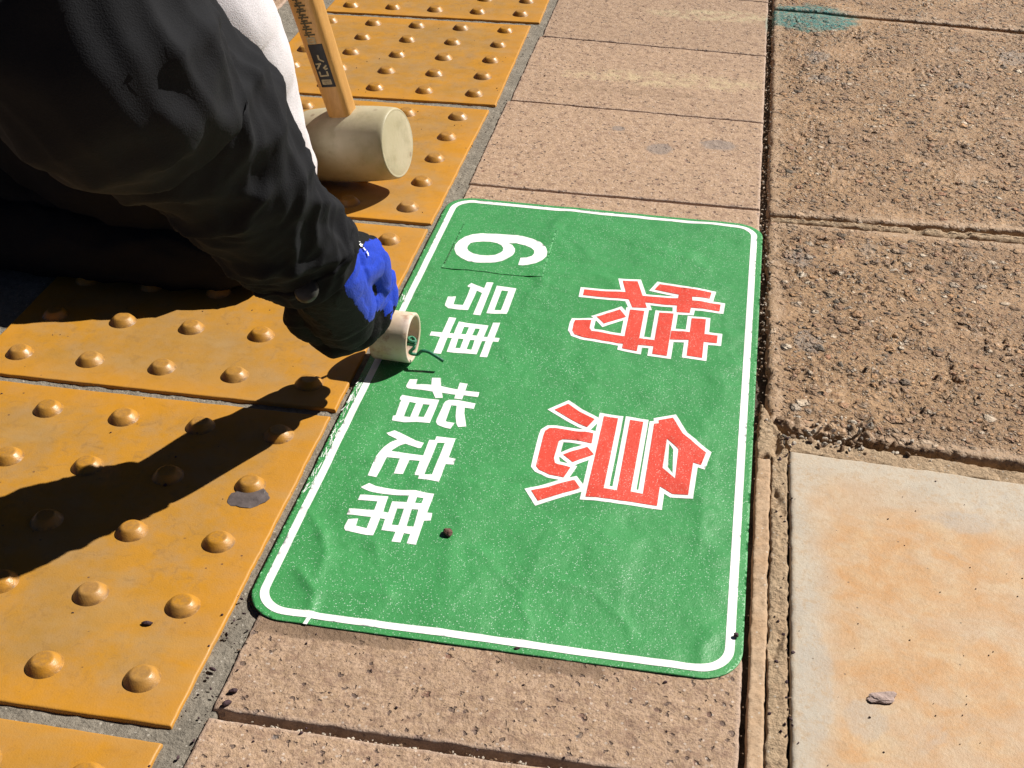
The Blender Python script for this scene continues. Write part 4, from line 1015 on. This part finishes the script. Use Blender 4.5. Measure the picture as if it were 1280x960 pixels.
o_ = mesh_obj('lettering', mv, mf, M_WHITEV, None, smooth=False); o_.parent = gr_; o_.matrix_parent_inverse = Matrix.Identity(4)

# jacket: torso, two sleeves with cuffs; trousers: two legs
def folds(amp, sc1=18, seed=0, ring=0.0):
    def f(q, o, t, a):
        n1 = 1 - abs(noise.noise(Vector((q.x * sc1 + seed, q.y * sc1, q.z * sc1 * .7)))) * 2
        n2 = noise.noise(q * sc1 * 2.3 + Vector((seed, 3, 1)))
        q3 = Vector((q.x * sc1 * .6 + 5, q.y * sc1 * .6, q.z * sc1 * 1.1 + seed)); n3 = max(0.0, 1 - abs(noise.noise(q3)) * 5)
        w = Vector((math.cos(a) * 1.1 + seed, math.sin(a) * 1.1, t * 11 + 1.3 * math.sin(a + seed)))
        n4 = 1 - abs(noise.noise(w)) * 3.2; n5 = 1 - abs(noise.noise(w * 2.1 + Vector((4, 4, 4)))) * 3.2
        return amp * (.40 * n1 + .18 * n2 + .40 * n3 + .22 * max(n4, -.3) + .10 * max(n5, -.3) - .42)
    return f
jk = []
elr = Vector(J['elr'])
SL = [(0.0019, -0.0116, 0.132), (-0.007, -0.0222, 0.156), (-0.0213, -0.0397, 0.192), (-0.0323, -0.0586, 0.234), (-0.0502, -0.0972, 0.286), (-0.0603, -0.1453, 0.335), (-0.14, -0.03, 0.41), (-0.26, 0.1, 0.48), (-0.38, 0.22, 0.54)]
SR = [.031, .037, .044, .050, .058, .063, .072, .085, .110]
sleeve_fold = folds(.0125, 16, 4)
def sf(q, o, t, a):
    e = min(1, t / .07)
    return sleeve_fold(q, o, t, a) * (.25 + .75 * e)
jk.append(sweep(SL, SR, N=120, n=26, cap=(False, True), fold=sf))
V, F = join_parts(jk)
jk2 = sweep([(-.185, .415, .275), (-.235, .47, .30), (-.30, .55, .35), (-.36, .57, .45), (-.42, .54, .54)], [.040, .050, .056, .062, .090], N=72, n=12, cap=(False, True), fold=folds(.012, 17, 9))
tor = sweep([(-.72, .52, .20), (-.68, .51, .30), (-.60, .49, .38), (-.48, .42, .53), (-.42, .395, .60), (-.375, .37, .65)], [.150, .170, .160, .175, .135, .080], N=96, n=12, fold=folds(.018, 12, 14))
skirt = sweep([(-.70, .48, .30), (-.58, .43, .26), (-.45, .37, .19), (-.33, .305, .135), (-.235, .255, .100), (-.165, .230, .076), (-.112, .210, .062)], [.14, .14, .135, .120, .100, .070, .050], N=110, n=14, fold=folds(.014, 13, 24))
flap = sweep([(-.60, .38, .12), (-.50, .33, .10), (-.40, .310, .085), (-.30, .275, .070), (-.20, .230, .052)], [.09, .09, .085, .072, .046], N=80, n=10, fold=folds(.012, 15, 28))
added_hem = sweep([(-.44, .215, .030), (-.34, .190, .028), (-.26, .180, .027), (-.18, .178, .026), (-.115, .182, .026)], [.040, .034, .032, .030, .022], N=64, n=12, fold=folds(.006, 22, 41))  # black cloth roll added over shaded ground, placed to extend the body shadow
added_hem2 = sweep([(-.44, .25, .045), (-.30, .225, .045), (-.14, .205, .040)], [.05, .045, .034], N=64, n=12, fold=folds(.008, 20, 44))  # second added roll, fills the same dark area behind the first
V, F = join_parts([(V, F), jk2, tor, skirt, flap, added_hem, added_hem2])
jacket = mesh_obj('jacket', V, F, M_JACK, person); jacket['label'] = 'dark charcoal jacket, sleeve creased and lit by the sun'
# cuff band with its hem and snap button
SC = [(0.0032, -0.0092, 0.129), (-0.0047, -0.0151, 0.146), (-0.0164, -0.0256, 0.172)]
SLV, _ = sweep(SL, SR, N=120, n=26, cap=(False, False), fold=sf)
cv, cf = [], []; KR = 17
for kk in range(KR + 1):
    ring = SLV[kk * 120:(kk + 1) * 120]; cc = sum(ring, Vector()) / 120
    for v in ring: cv.append(v + (v - cc).normalized() * (.0020 if kk < KR else .0002))
for kk in range(KR):
    for k in range(120): cf.append((kk * 120 + k, kk * 120 + (k + 1) % 120, (kk + 1) * 120 + (k + 1) % 120, (kk + 1) * 120 + k))
k0 = len(cv)                                  # the hem turns in to a thick lip
ring = SLV[:120]; cc = sum(ring, Vector()) / 120
for v in ring: cv.append(v - (v - cc).normalized() * .0012)
for k in range(120): cf.append((k, k0 + k, k0 + (k + 1) % 120, (k + 1) % 120))
cuff = mesh_obj('cuff', cv, cf, M_JACK, jacket)
LEG = sweep([(-.66, .43, .24), (-.45, .38, .17), (-.28, .30, .09), (-.185, .262, .056), (-.20, .275, .045), (-.34, .345, .045), (-.49, .40, .045)], [.075, .065, .050, .040, .040, .036, .034], N=80, n=10, fold=folds(.004, 18, 31))
LEG2 = sweep([(-.66, .62, .25), (-.50, .54, .31), (-.38, .46, .335), (-.29, .39, .29)] + [(-0.1946, 0.2909, 0.215), (-0.1724, 0.2865, 0.175), (-0.169, 0.3018, 0.13), (-0.1625, 0.3045, 0.08), (-0.1602, 0.3308, 0.035)], [.10, .09, .078, .070, .062, .056, .054, .052, .048], N=96, n=12, fold=folds(.005, 9, 35))
tr = mesh_obj('trousers', *join_parts([LEG, LEG2]), M_TROU, person); tr['label'] = 'pale grey work trousers'
for nm, P, r_ in (('shoe', [(-.47, .395, .05), (-.53, .415, .045), (-.60, .44, .04)], [.045, .042, .030]), ('shoe', [(-0.165, 0.351, .040), (-0.172, 0.301, .040), (-0.180, 0.241, .034)], [.036, .043, .030])):
    mesh_obj(nm, *sweep(P, r_, N=40, n=6), M_SHOE, person)

cb = cuff.closest_point_on_mesh(Vector((0.0076, -0.1032, 0.175)))
bm = bmesh.new(); bmesh.ops.create_cone(bm, cap_ends=True, segments=32, radius1=.0085, radius2=.0070, depth=.0022)
mz = frame_from(cb[2]); Vb = [cb[1] + cb[2] * .0008 + mz @ v.co for v in bm.verts]; Fb = [tuple(v.index for v in f.verts) for f in bm.faces]; bm.free()
sb_ = mesh_obj('snap_button', Vb, Fb, M_SNAP, cuff)
